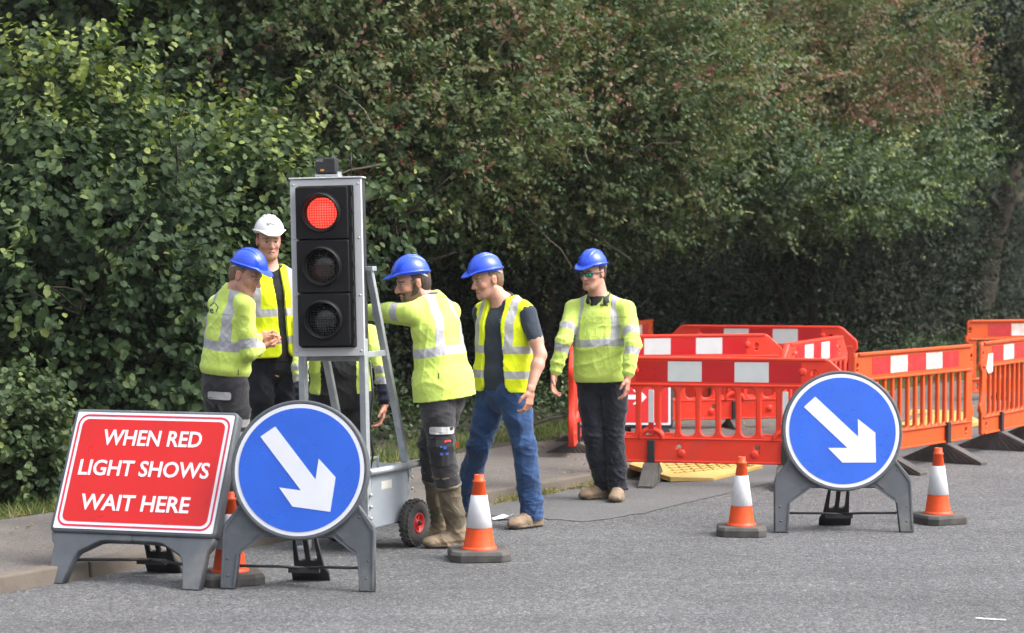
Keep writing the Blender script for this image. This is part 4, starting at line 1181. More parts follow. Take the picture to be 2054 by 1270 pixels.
def kerb_ramp(label, ring, quad, rows, cols):
    """ring: (px, py, z) corners of the top face going round; quad: four of their indices that span the studded field"""
    T = [G(x, y, z) for x, y, z in ring]
    c = sum(T) / len(T)
    root = thing('ramp_board', label, 'ramp board', (c[0], c[1], 0), 0, 'yellow ramp boards')
    o = np.array([c[0], c[1], 0])
    T = [t_ - o for t_ in T]; n = len(T)
    m = MB()
    V = T + [np.array([p[0], p[1], max(0.006, p[2] - 0.035)]) for p in T]
    m.add(V, [tuple(range(n)), tuple(reversed(range(n, 2 * n)))] + [(i, (i + 1) % n, n + (i + 1) % n, n + i) for i in range(n)])
    m.build('board', YELLOWPL, root)
    a, b, d, e = [T[i] for i in quad]
    m = MB()
    for i in range(cols):
        for j in range(rows):
            u, v = 0.06 + 0.88 * (i + 0.5) / cols, 0.08 + 0.84 * (j + 0.5) / rows
            p = (a * (1 - u) + b * u) * (1 - v) + (e * (1 - u) + d * u) * v
            dr = b - a; L = np.linalg.norm(dr) / cols * 0.6
            m.bar(p + dr / np.linalg.norm(dr) * L / 2 + (0, 0, 0.004), p - dr / np.linalg.norm(dr) * L / 2 + (0, 0, 0.002), 0.03, 0.010)
    m.build('tread_rib', YELLOWPL, root, 0.003)
    return root
kerb_ramp('yellow ramp board on the kerb under the front red barrier', [(1262, 931, 0.125), (1345, 957, 0.045), (1432, 959, 0.025), (1530, 934, 0.03), (1500, 915, 0.10), (1300, 912, 0.13)], (1, 3, 4, 5), 7, 9)
kerb_ramp('yellow ramp board behind the orange barrier', [(1806, 852, 0.05), (1900, 857, 0.04), (1972, 846, 0.05), (1925, 824, 0.10), (1828, 821, 0.10)], (0, 2, 3, 4), 6, 8)

# scrap of paper on the road
p = G(1009, 1043)
m = MB()
V = [(-0.05, -0.03, 0.004), (0.0, -0.035, 0.012), (0.05, -0.02, 0.03), (-0.055, 0.03, 0.006), (0.0, 0.04, 0.022), (0.05, 0.03, 0.008)]
m.add(V, [(0, 1, 4, 3), (1, 2, 5, 4)])
o = m.build('paper_scrap', surf('tissue_paper', (0.75, 0.77, 0.8), 0.8), None)
o.scale = (1.35, 1.35, 1.5); o.location = (p[0], p[1], 0); tag(o, 'crumpled scrap of white paper on the road by the brown work boot', 'litter')
sm = o.modifiers.new('thick', 'SOLIDIFY'); sm.thickness = 0.002

# pale guard rail deep in the shade
a, b = P(1622, 613, 33.0), P(1726, 614, 34.5)
root = thing('guard_rail', 'pale metal rail on short posts deep in the shade behind the barriers', 'rail', (a[0], a[1], 0.085))
m = MB(); m.tube([(0, 0, a[2] - 0.085), tuple(b - a + np.array([0, 0, a[2] - 0.085]))], 0.016, 8); m.build('rail', GALV, root)
for f in (0.1, 0.9):
    q = (b - a) * f
    m = MB(); m.tube([(q[0], q[1], 0), (q[0], q[1], a[2] - 0.085 + (b - a)[2] * f)], 0.022, 8); m.build('post', BARK, root)
# fallen dark pole along the verge
t0_, t1_ = hp(along(1030, EDGE + 0.35), EDGE + 0.35, 0.14), hp(along(1170, EDGE + 0.45), EDGE + 0.45, 0.22)
root = thing('branch', 'thin dark fallen branch lying along the verge between the two right-hand men', 'branch', t0_)
m = MB(); m.tube([(0, 0, 0), tuple((t1_ - t0_) * 0.5 + np.array([0, 0, 0.03])), tuple(t1_ - t0_)], [0.02, 0.017, 0.012], 7); m.build('stem', BARK, root)
# ------------------------------------------------------------------ figures: signed distance fields meshed as one continuous surface
def unit(v):
    v = np.asarray(v, float)
    return v / (np.linalg.norm(v) + 1e-12)
class Cone:
    """tapered limb from a to b; radii (across 'side', across the third axis) at each end; rounded ends, or cut flat with cap"""
    def __init__(s, a, b, ra, rb, side=(1, 0, 0), cap=None):
        s.a, s.b = np.array(a, float), np.array(b, float)
        ra = ra if isinstance(ra, tuple) else (ra, ra); rb = rb if isinstance(rb, tuple) else (rb, rb)
        s.ra, s.rb = ra, rb
        d = s.b - s.a; s.L = max(1e-6, np.linalg.norm(d)); s.w = d / s.L
        u = np.array(side, float); u = u - s.w * (u @ s.w)
        if np.linalg.norm(u) < 1e-4:
            u = np.cross(s.w, (0.3, 1, 0.2))
        s.u = unit(u); s.v = np.cross(s.w, s.u); s.cap = cap
        r = max(*ra, *rb)
        s.lo = np.minimum(s.a, s.b) - r; s.hi = np.maximum(s.a, s.b) + r
    def __call__(s, X, Y, Z):
        x, y, z = X - s.a[0], Y - s.a[1], Z - s.a[2]
        tw = x * s.w[0] + y * s.w[1] + z * s.w[2]
        t = np.clip(tw / s.L, 0, 1)
        pw = tw - t * s.L
        pu = x * s.u[0] + y * s.u[1] + z * s.u[2]
        pv = x * s.v[0] + y * s.v[1] + z * s.v[2]
        ru = s.ra[0] + (s.rb[0] - s.ra[0]) * t; rv = s.ra[1] + (s.rb[1] - s.ra[1]) * t
        m = np.minimum(ru, rv)
        c = m if s.cap is None else s.cap
        e = np.sqrt((pu / ru) ** 2 + (pv / rv) ** 2 + (pw / c) ** 2)
        return (e - 1) * m
class Ell:
    def __init__(s, c, rad, R=None):
        s.c = np.array(c, float); s.r = np.array(rad, float)
        s.R = np.eye(3) if R is None else np.array(R, float)      # rows: local axes
        m = s.r.max(); s.lo = s.c - m; s.hi = s.c + m
    def __call__(s, X, Y, Z):
        x, y, z = X - s.c[0], Y - s.c[1], Z - s.c[2]
        e = 0
        for i in range(3):
            a = s.R[i]
            e = e + ((x * a[0] + y * a[1] + z * a[2]) / s.r[i]) ** 2
        return (np.sqrt(e) - 1) * s.r.min()
def chain(pts, side=(1, 0, 0), cap=None):
    return [Cone(pts[i][0], pts[i + 1][0], pts[i][1], pts[i + 1][1], side, cap) for i in range(len(pts) - 1)]
class Field:
    def __init__(s, prims, h, extra=0.03):
        lo = np.min([p.lo for p in prims], axis=0) - extra; hi = np.max([p.hi for p in prims], axis=0) + extra
        s.lo, s.h = lo, h
        s.n = np.ceil((hi - lo) / h).astype(int) + 1
        s.A = np.full(s.n, 1.0, dtype=np.float32)
        s.ax = [(lo[i] + h * np.arange(s.n[i])).astype(np.float32) for i in range(3)]
    def sub(s, lo, hi, mar):
        i0 = np.clip(np.floor((np.array(lo) - mar - s.lo) / s.h).astype(int), 0, s.n)
        i1 = np.clip(np.ceil((np.array(hi) + mar - s.lo) / s.h).astype(int) + 1, 0, s.n)
        sl = tuple(slice(a, b) for a, b in zip(i0, i1))
        X = s.ax[0][sl[0]][:, None, None]; Y = s.ax[1][sl[1]][None, :, None]; Z = s.ax[2][sl[2]][None, None, :]
        return sl, X, Y, Z
    def add(s, p, k=0.01):
        for q in (p if isinstance(p, list) else [p]):
            sl, X, Y, Z = s.sub(q.lo, q.hi, k + 3 * s.h)
            a = s.A[sl]; b = q(X, Y, Z).astype(np.float32)
            if k > 0:
                t = np.clip(0.5 + 0.5 * (a - b) / k, 0, 1)
                s.A[sl] = a + (b - a) * t - k * t * (1 - t)
            else:
                s.A[sl] = np.minimum(a, b)
        return s
    def cut(s, p, k=0.006):
        sl, X, Y, Z = s.sub(p.lo, p.hi, k + 3 * s.h)
        a = -s.A[sl]; b = p(X, Y, Z).astype(np.float32)
        t = np.clip(0.5 + 0.5 * (a - b) / k, 0, 1)
        s.A[sl] = -(a + (b - a) * t - k * t * (1 - t))
        return s
    def plane(s, p, n):
        """keep the side the normal n points to"""
        X, Y, Z = s.ax[0][:, None, None], s.ax[1][None, :, None], s.ax[2][None, None, :]
        d = (X - p[0]) * n[0] + (Y - p[1]) * n[1] + (Z - p[2]) * n[2]
        s.A = np.maximum(s.A, (-d).astype(np.float32))
        return s
    def func(s, fn):
        X, Y, Z = s.ax[0][:, None, None], s.ax[1][None, :, None], s.ax[2][None, None, :]
        s.A = fn(s.A, X, Y, Z).astype(np.float32)
        return s
    def mesh(s):
        A = s.A; ins = A < 0
        nx, ny, nz = A.shape
        cnt = np.zeros((nx - 1, ny - 1, nz - 1), np.uint8)
        for i in (0, 1):
            for j in (0, 1):
                for k in (0, 1):
                    cnt += ins[i:nx - 1 + i, j:ny - 1 + j, k:nz - 1 + k]
        act = (cnt > 0) & (cnt < 8)
        ci = np.argwhere(act)
        idx = np.full(act.shape, -1, np.int32); idx[act] = np.arange(len(ci))
        cor = [(i, j, k) for i in (0, 1) for j in (0, 1) for k in (0, 1)]
        val = {c: A[ci[:, 0] + c[0], ci[:, 1] + c[1], ci[:, 2] + c[2]] for c in cor}
        S = np.zeros((len(ci), 3)); N = np.zeros(len(ci))
        for c in cor:
            for ax in range(3):
                if c[ax] == 0:
                    e = list(c); e[ax] = 1; e = tuple(e)
                    a, b = val[c], val[e]
                    x = (a < 0) != (b < 0)
                    t = np.where(x, a / np.where(x, a - b, 1), 0)
                    p = np.tile(np.array(c, float), (len(ci), 1)); p[:, ax] = t
                    S[x] += p[x]; N[x] += 1
        V = s.lo + s.h * (ci + S / N[:, None])
        Q = []
        for ax in range(3):
            o1, o2 = [(1, 2), (2, 0), (0, 1)][ax]
            sa = [slice(1, -1)] * 3; sb = [slice(1, -1)] * 3
            sa[ax] = slice(0, -1); sb[ax] = slice(1, None)
            a, b = ins[tuple(sa)], ins[tuple(sb)]
            e = np.argwhere(a != b)
            if not len(e): continue
            flip = a[tuple(e.T)]
            g = e.copy()
            for k in range(3):
                if k != ax: g[:, k] += 1
            def cell(d1, d2):
                q = g.copy(); q[:, o1] -= d1; q[:, o2] -= d2
                return idx[q[:, 0], q[:, 1], q[:, 2]]
            c00, c10, c11, c01 = cell(1, 1), cell(0, 1), cell(0, 0), cell(1, 0)
            Q.append(np.where(flip[:, None], np.stack([c00, c10, c11, c01], 1), np.stack([c00, c01, c11, c10], 1)))
        return V, np.concatenate(Q)

def normals(V, Q):
    n = np.cross(V[Q[:, 2]] - V[Q[:, 0]], V[Q[:, 3]] - V[Q[:, 1]])
    N = np.zeros_like(V)
    for k in range(4):
        np.add.at(N, Q[:, k], n)
    return N / (np.linalg.norm(N, axis=1)[:, None] + 1e-12)
def smooth(V, Q, it=1, lam=0.5):
    for _ in range(it):
        S = np.zeros_like(V); C = np.zeros(len(V))
        for k in range(4):
            for k2 in ((k + 1) % 4, (k - 1) % 4):
                np.add.at(S, Q[:, k], V[Q[:, k2]]); np.add.at(C, Q[:, k], 1)
        V = V + lam * (S / C[:, None] - V)
    return V
def folds(V, seed, scale=9.0, aniso=(1, 1, 1)):
    """soft cloth folds: ridged, warped waves in [-1, 1]"""
    rg = np.random.default_rng(seed)
    X = V * np.array(aniso)
    out = np.zeros(len(V)); amp = 0
    for o in range(5):
        d = unit(rg.normal(size=3)); d2 = unit(rg.normal(size=3)); f = scale * 1.5 ** o * rg.uniform(0.8, 1.2)
        w = np.sin(X @ d2 * f * 0.8 + rg.uniform(0, 6)) * 1.3
        s_ = np.sin(X @ d * f * 1.6 + w + rg.uniform(0, 6))
        out += (2.2 * (1 - np.abs(s_)) ** 2.2 - 0.6) * 0.66 ** o; amp += 0.62 ** o
    return out / amp

def frame_of(f, up):
    f = unit(f); l = unit(np.cross(up, f)); u = np.cross(f, l)
    return l, f, u                                       # left, forward, up
SKIN = None
def skin_mat():
    t = NT('skin')
    c = t.attr('col', 'Color')
    co = t.coords()
    c = t.mix(0.5, c, t.ramp(t.noise(co, 60, 4), [(0.3, (0.72, 0.66, 0.65)), (0.7, (1.12, 1.08, 1.06))]), 'MULTIPLY')
    t.set(Base_Color=c, Roughness=0.5)
    t.b.inputs['Subsurface Weight'].default_value = 0.05
    t.b.inputs['Subsurface Radius'].default_value = (0.02, 0.008, 0.004)
    t.b.inputs['Subsurface Scale'].default_value = 0.4
    t.b.inputs['Specular IOR Level'].default_value = 0.4
    return t.m
SKIN = skin_mat()
LIME = banded('lime_hi_vis', (0.54, 0.69, 0.13), (0.40, 0.40, 0.42), stain=0.10)
LIMEDIRTY = banded('grubby_lime_hi_vis', (0.52, 0.66, 0.13), (0.38, 0.38, 0.40), stain=0.30)
YELL = banded('yellow_hi_vis', (0.70, 0.80, 0.008), (0.42, 0.42, 0.43), 0.7)
NAVYJ = banded('navy_and_tape', (0.012, 0.014, 0.03), (0.36, 0.37, 0.38))
TEE = banded('dark_tee', (0.028, 0.038, 0.054), (0.3, 0.3, 0.3))
BLACKCLOTH = banded('black_cloth', (0.010, 0.010, 0.012), (0.3, 0.3, 0.3))
GREYTR = banded('charcoal_trousers', (0.029, 0.028, 0.031), (0.42, 0.42, 0.42), var=0.25)
NAVYTR = banded('navy_trousers', (0.009, 0.010, 0.017), (0.40, 0.40, 0.40), var=0.3)
JEANS = banded('blue_jeans', (0.022, 0.058, 0.150), (0.4, 0.4, 0.4), var=0.38)
BOOT = surf('tan_work_boot', (0.20, 0.135, 0.085), 0.8, 0.25, 14, 0.5, (0.26, 0.21, 0.15), 0.4, 60)
WELLY = surf('olive_wellington', (0.115, 0.095, 0.062), 0.55, 0.18, 7, 0.35, (0.22, 0.17, 0.11), 0.15, 40, dirt_scale=3)
MUDWELLY = surf('muddy_wellington_foot', (0.24, 0.18, 0.115), 0.75, 0.2, 12, 0.4, (0.32, 0.25, 0.17), 0.3, 50)
SOLE = surf('boot_sole', (0.13, 0.10, 0.07), 0.9, 0.3, 20, 0.5, (0.2, 0.17, 0.12), 0.4, 60)
HATBLUE = surf('blue_hard_hat', (0.012, 0.065, 0.60), 0.28, 0.05, 4, 0.06, (0.10, 0.18, 0.5), coat=0.3)
HATWHITE = surf('white_hard_hat', (0.70, 0.70, 0.70), 0.3, 0.03, 4, 0.06, (0.5, 0.5, 0.48), coat=0.3)
STRAP = surf('grey_harness', (0.42, 0.42, 0.41), 0.6, 0.1, 20)
HAIRMATS = {}
def hair_mat(name, c):
    if name not in HAIRMATS:
        t = NT(name)
        co = t.coords()
        t.set(Base_Color=t.ramp(t.noise(co, 90, 5, 0.7), [(0.3, tuple(x * 0.55 for x in c)), (0.7, tuple(x * 1.35 for x in c))]), Roughness=0.6)
        t.bump(t.noise(co, 180, 4), 0.7, 0.004)
        HAIRMATS[name] = t.m
    return HAIRMATS[name]
LENSM = NT('mirrored_lens'); LENSM.set(Base_Color=(0.02, 0.30, 0.42), Roughness=0.08, Metallic=0.8); LENSM = LENSM.m
LOGO_DK = surf('dark_print', (0.05, 0.06, 0.04), 0.7)
LOGO_BLUE = surf('blue_print', (0.06, 0.25, 0.45), 0.7); LOGO_GOLD = surf('gold_print', (0.45, 0.36, 0.03), 0.7)
FLAP = surf('reflective_flap', (0.50, 0.50, 0.50), 0.6, 0.08, 25, 0.2)
REDPRINT = surf('red_print', (0.6, 0.03, 0.02), 0.7); BLUPRINT = surf('royal_blue_print', (0.05, 0.12, 0.5), 0.7)

# the hard hat, built once about its own rim centre (x left, y forward, z up)
def hat_mesh():
    dome = Ell((0, 0, 0), (0.114, 0.137, 0.128))
    Fd = Field([Ell((0, 0.02, 0), (0.15, 0.20, 0.14))], 0.0035, 0.01)
    Fd.add(dome, 0)
    for x0, w in ((0, 0.012), (0.036, 0.010), (-0.036, 0.010)):
        def ridge(A, X, Y, Z, x0=x0, w=w):
            e = np.sqrt((X / 0.120) ** 2 + ((Y + 0.004) / 0.136) ** 2 + (Z / 0.1345) ** 2)
            b = np.maximum((e - 1) * 0.12, np.abs(X - x0) - w)
            b = np.maximum(b, np.abs(Y) - 0.105)
            k = 0.005
            t = np.clip(0.5 + 0.5 * (A - b) / k, 0, 1)
            return A + (b - A) * t - k * t * (1 - t)
        Fd.func(ridge)
    def brim(A, X, Y, Z):
        fr = np.clip(Y / 0.13, 0, 1)
        peak = np.clip(1 - (X / 0.105) ** 2, 0, 1)
        zc = 0.004 - 0.020 * np.clip((Y - 0.11) / 0.06, 0, 1.2) + 0.010 * np.clip(np.abs(X) / 0.12, 0, 1) ** 2
        e = np.sqrt((X / 0.126) ** 2 + ((Y - 0.004) / (0.150 + 0.048 * fr ** 3 * peak)) ** 2)
        d = np.maximum((e - 1) * 0.13, np.abs(Z - zc) - 0.0045)
        k = 0.006
        t = np.clip(0.5 + 0.5 * (A - d) / k, 0, 1)
        return A + (d - A) * t - k * t * (1 - t)
    Fd.func(brim)
    def hollow(A, X, Y, Z):
        e = np.sqrt((X / 0.108) ** 2 + (Y / 0.131) ** 2 + (Z / 0.122) ** 2)
        A = np.maximum(A, -(e - 1) * 0.108)
        zb = -0.006 - 0.020 * np.clip((Y - 0.11) / 0.06, 0, 1.2)
        return np.maximum(A, zb - Z)
    Fd.func(hollow)
    V, Q = Fd.mesh()
    V = smooth(V, Q, 1, 0.3)
    return V, Q
HATV, HATQ = hat_mesh()

def solve(S, px, py, L, flag, Yg):
    """point on the sight line of a pixel at distance L from S (near or far of the two)"""
    o = np.array([0, 0, CAMZ]); d = unit(ray(px, py))
    oc = o - S; b = oc @ d; c = oc @ oc - L * L
    D = b * b - c
    t = -b if D < 0 else (-b - math.sqrt(D) if flag == 'n' else -b + math.sqrt(D))
    return o + d * t

def person(label, Y0, z0, px_foot, spec):
    """spec gives joints in photograph pixels with depth offsets; returns the root with body, clothes, hat, boots"""
    gx = (px_foot - W / 2) / F * Y0
    base = np.array([gx, Y0, z0])
    root = thing('person', label, 'person', base, 0)
    S = spec
    def q(j):
        return P(j[0], j[1], Y0 + (j[2] if len(j) > 2 else 0)) - base
    up = np.array([0, 0, 1.0])
    tf = unit(np.array([*S['fwd'], 0.0])); tl = np.array([-tf[1], tf[0], 0.0])
    hfw = unit(np.array(S['hipfwd'] + [0.0] if 'hipfwd' in S else [*S['fwd'], 0.0])); hl = np.array([-hfw[1], hfw[0], 0.0])
    gth = S.get('girth', 1.0); sw = S.get('sw', 0.185)
    neck, pel, head = q(S['neck']), q(S['pelvis']), q(S['head'])
    spine = unit(neck - pel)
    sh = {}
    for s, nm in ((1, 'L'), (-1, 'R')):
        c = neck - spine * 0.075 + tl * s * sw
        off = S.get('sh' + nm)
        if off: c = c + tf * off[0] + up * off[1]
        sh[nm] = c
    el, wr, hd = {}, {}, {}
    for nm in 'LR':
        e = S['el' + nm]; el[nm] = solve(sh[nm] + base, e[0], e[1], e[3] if len(e) > 3 else 0.295, e[2], Y0) - base
        e = S['wr' + nm]; wr[nm] = solve(el[nm] + base, e[0], e[1], e[3] if len(e) > 3 else 0.25, e[2], Y0) - base
        hd[nm] = unit(np.array(S['hd' + nm])) if 'hd' + nm in S else unit(wr[nm] - el[nm])
    hip, kn, an, td = {}, {}, {}, {}
    for s, nm in ((1, 'L'), (-1, 'R')):
        hip[nm] = pel + hl * s * 0.095 - up * 0.03
        kn[nm] = q(S['kn' + nm])
        a = S['an' + nm]; r_ = ray(a[0], 900); Yd = Y0 + a[1]
        an[nm] = np.array([r_[0] / r_[1] * Yd, Yd, z0 + (a[3] if len(a) > 3 else 0.085)]) - base
        td[nm] = unit(np.array([*a[2], 0.0]))
    hf = unit(S['headfwd'])
    hup = up + unit(np.array([hf[0], hf[1], 0])) * 0.0
    hl_, hf_, hu_ = frame_of(hf, hup)
    if 'roll' in S:
        c_, s_ = math.cos(S['roll']), math.sin(S['roll'])
        hl_, hu_ = hl_ * c_ + hu_ * s_, hu_ * c_ - hl_ * s_
    def hp_(l, f, u):
        return head + hl_ * l + hf_ * f + hu_ * u
    R = np.array([hl_, hf_, hu_])
    # ---- body -------------------------------------------------------------------
    h = 0.0042
    prims = []
    torso = chain([(pel - spine * 0.02, (0.150, 0.105)), (pel + spine * 0.14, (0.135, 0.100)), (neck - spine * 0.20, (0.155, 0.110)), (neck - spine * 0.07, (0.120, 0.085))], tl)
    arms = []
    for nm in 'LR':
        arms += chain([(sh[nm], 0.052), (sh[nm] * 0.35 + el[nm] * 0.65, 0.046), (el[nm], 0.039)]) + chain([(el[nm], 0.039), (el[nm] * 0.7 + wr[nm] * 0.3, 0.041), (wr[nm], (0.028, 0.022))], tl)
    legs = []
    for nm in 'LR':
        legs += chain([(hip[nm], 0.082), (kn[nm], 0.052)]) + chain([(kn[nm], 0.050), (kn[nm] * 0.65 + an[nm] * 0.35, 0.052), (an[nm], 0.036)]) + [Cone(an[nm] - up * 0.045, an[nm] + td[nm] * 0.14 - up * 0.05, 0.032, 0.028)]
    ng = 1 + 0.6 * (gth - 1)
    neckp = [Cone(neck - spine * 0.05, hp_(0, -0.022, -0.070), (0.068 * ng, 0.064 * ng), (0.060 * ng, 0.062 * ng), hl_)]
    traps = [Cone(neck + spine * 0.0 - tf * 0.008, sh[nm] - up * 0.01, 0.044, 0.044) for nm in 'LR']
    headp = [(Ell(hp_(0, -0.012, 0.045), (0.076, 0.098, 0.088), R), 0.02), (Ell(hp_(0, 0.030, -0.015), (0.062, 0.064, 0.088), R), 0.03),
             (Ell(hp_(0, 0.036, -0.075), (0.048, 0.052, 0.040), R), 0.025), (Ell(hp_(0, 0.078, -0.098), (0.020, 0.016, 0.017), R), 0.02),
             (Cone(hp_(0.050, 0.0, -0.05), hp_(0.026, 0.062, -0.092), 0.018, 0.018), 0.02), (Cone(hp_(-0.050, 0.0, -0.05), hp_(-0.026, 0.062, -0.092), 0.018, 0.018), 0.02),
             (Cone(hp_(-0.036, 0.080, 0.030), hp_(0.036, 0.080, 0.030), 0.012, 0.012), 0.015),
             (Cone(hp_(0, 0.092, 0.016), hp_(0, 0.114, -0.026), 0.008, 0.0125), 0.010), (Ell(hp_(0.012, 0.100, -0.030), (0.009, 0.011, 0.008), R), 0.006), (Ell(hp_(-0.012, 0.100, -0.030), (0.009, 0.011, 0.008), R), 0.006),
             (Ell(hp_(0.042, 0.066, -0.022), (0.018, 0.019, 0.018), R), 0.02), (Ell(hp_(-0.042, 0.066, -0.022), (0.018, 0.019, 0.018), R), 0.02)]
    allp = torso + arms + legs + neckp + traps + [p for p, _ in headp]
    fingers = []
    for s, nm in ((1, 'L'), (-1, 'R')):
        w = hd[nm]
        pn = S.get('palm' + nm)
        n_ = np.array(pn, float) if pn is not None else -tl * s
        n_ = unit(n_ - w * (n_ @ w))
        th = np.cross(w, n_) * (1 if True else 1)
        if th @ tf < 0 and pn is None: th = -th
        if 'thumb' + nm in S and th @ np.array(S['thumb' + nm]) < 0: th = -th
        W0 = wr[nm]; hs = S.get('hand', 1.0)
        fingers.append(([Cone(W0 - w * 0.01, W0 + w * 0.035, (0.029, 0.021), (0.036, 0.016), th), Cone(W0 + w * 0.035, W0 + w * 0.088, (0.036, 0.016), (0.040, 0.0125), th)], 0.012))
        curl = S.get('curl' + nm, 0.35)
        for i, k in enumerate((0.96, 1.06, 1.0, 0.80)):
            b_ = W0 + w * (0.090 - 0.003 * abs(i - 1)) + th * (0.0295 - 0.0195 * i)
            d = w + th * (0.10 - 0.07 * i)
            a = curl * (0.6 + 0.12 * i)
            rr = 0.0092 - 0.0004 * i
            for L_, k2 in ((0.044, 1.0), (0.027, 0.93), (0.021, 0.85)):
                d_ = unit(d * math.cos(a) + n_ * math.sin(a))
                e_ = b_ + d_ * L_ * k
                fingers.append(([Cone(b_, e_, rr * k2 * 1.03, rr * k2 * 0.93)], 0.0035))
                b_ = e_; a += curl * 1.1
        b_ = W0 + w * 0.028 + th * 0.030 + n_ * 0.004
        d1 = unit(w * 0.72 + th * 0.62 + n_ * 0.35); d2 = unit(w * 0.92 + th * 0.22 + n_ * 0.40)
        fingers.append(([Cone(b_, b_ + d1 * 0.042, 0.0135, 0.0105)], 0.008)); fingers.append(([Cone(b_ + d1 * 0.042, b_ + d1 * 0.042 + d2 * 0.032, 0.0102, 0.0085)], 0.004))
    for pl, _ in fingers: allp += pl
    Fb = Field(allp, h)
    for p in torso: Fb.add(p, 0.03)
    for p in traps: Fb.add(p, 0.03)
    for p in arms: Fb.add(p, 0.022)
    for p in legs: Fb.add(p, 0.025)
    for pl, k in fingers: Fb.add(pl, k)
    for p, k in headp: Fb.add(p, k)
    for p in neckp: Fb.add(p, 0.022)
    for s in (-1, 1):
        Fb.cut(Ell(hp_(s * 0.031, 0.103, 0.008), (0.017, 0.018, 0.011), R), 0.012)
        Fb.add(Ell(hp_(s * 0.031, 0.078, 0.007), (0.0135, 0.0135, 0.0115), R), 0.003)
        Fb.add(Cone(hp_(s * 0.018, 0.088, 0.0165), hp_(s * 0.045, 0.080, 0.015), 0.005, 0.005), 0.004)          # upper lid
        ear = Ell(hp_(s * 0.076, -0.008, -0.002), (0.010, 0.019, 0.031), R); Fb.add(ear, 0.008)
        Fb.cut(Ell(hp_(s * 0.087, -0.002, 0.002), (0.006, 0.010, 0.017), R), 0.005)
    Fb.add(Ell(hp_(0, 0.091, -0.057), (0.018, 0.008, 0.0058), R), 0.005)
    Fb.add(Ell(hp_(0, 0.090, -0.070), (0.016, 0.008, 0.0062), R), 0.005)
    for s in (-1, 1):
        Fb.cut(Cone(hp_(0, 0.1015, -0.0625), hp_(s * 0.021, 0.089, -0.0705), 0.0032, 0.0028), 0.003)
    V, Q = Fb.mesh()
    # skin colours from the head's own coordinates
    sk = np.array(S.get('skin', (0.50, 0.275, 0.20)))
    col = np.tile(sk, (len(V), 1))
    loc = (V - head) @ R.T                                # left, forward, up
    near = np.linalg.norm(V - head, axis=1) < 0.17
    L_, F_, U_ = loc[:, 0], loc[:, 1], loc[:, 2]
    def paint(mask, c, a=1.0):
        col[mask & near] = col[mask & near] * (1 - a) + np.array(c) * a
    red = sk * np.array([1.05, 0.78, 0.74])
    paint((((np.abs(L_) - 0.045) / 0.026) ** 2 + ((U_ + 0.026) / 0.022) ** 2 < 1) & (F_ > 0.03), red, 0.5)
    paint((np.abs(L_) < 0.016) & (U_ < 0.0) & (U_ > -0.036) & (F_ > 0.098), red, 0.45)
    paint((np.abs(L_) > 0.07) & (np.abs(U_) < 0.04), red, 0.5)
    paint((np.abs(L_) < 0.020) & (U_ < -0.052) & (U_ > -0.076) & (F_ > 0.085), sk * np.array([0.9, 0.66, 0.62]), 0.45)
    paint((np.abs(L_) < 0.021) & (np.abs(U_ + 0.0625 + 0.34 * np.abs(L_)) < 0.0028) & (F_ > 0.08), (0.10, 0.03, 0.025), 0.8)
    hairc = np.array(S.get('hairc', (0.05, 0.03, 0.02)))
    st = S.get('stubble', 0.0)
    if st:
        paint((U_ < -0.035 - 0.03 * (np.abs(L_) < 0.03)) & (U_ > -0.125) & (F_ > -0.02) & ~((np.abs(L_) < 0.023) & (U_ > -0.077)), hairc, st)
        paint((np.abs(L_) < 0.030) & (U_ < -0.038) & (U_ > -0.051) & (F_ > 0.08), hairc, st)
        paint((np.abs(L_) > 0.055) & (U_ < 0.03) & (U_ > -0.05) & (F_ > 0.0) & (F_ < 0.035), hairc, st)
    paint((np.abs(np.abs(L_) - 0.034) < 0.020) & (np.abs(U_ - 0.029 + 0.12 * np.maximum(0, np.abs(L_) - 0.04)) < 0.0055) & (F_ > 0.06), hairc * 0.8, 0.85)
    eyem = (((np.abs(L_) - 0.031) / 0.0125) ** 2 + ((U_ - 0.0055) / 0.0052) ** 2 < 1) & (F_ > 0.07)
    paint(eyem, (0.55, 0.52, 0.50)); paint(eyem & (np.abs(np.abs(L_) - 0.031 - S.get('gaze', 0.0) * np.sign(L_)) < 0.0058), (0.035, 0.03, 0.03))
    paint((np.abs(np.abs(L_) - 0.031) < 0.015) & (np.abs(U_ - 0.0135) < 0.0035) & (F_ > 0.06), sk * 0.35, 0.8)
    hv = np.minimum(np.linalg.norm(V - (wr['L'] + hd['L'] * 0.09), axis=1), np.linalg.norm(V - (wr['R'] + hd['R'] * 0.09), axis=1)) < 0.11
    col[hv] = col[hv] * np.array([1.02, 0.90, 0.86])
    if 'under' in S:
        col[((V - neck) @ spine < 0.012) & ((V - neck) @ spine > -0.2) & (np.abs((V - neck) @ tl) < 0.12)] = S['under']
    me = np_mesh('body', V, Q); cattr(me, 'col', col)
    link('body', me, root, SKIN)
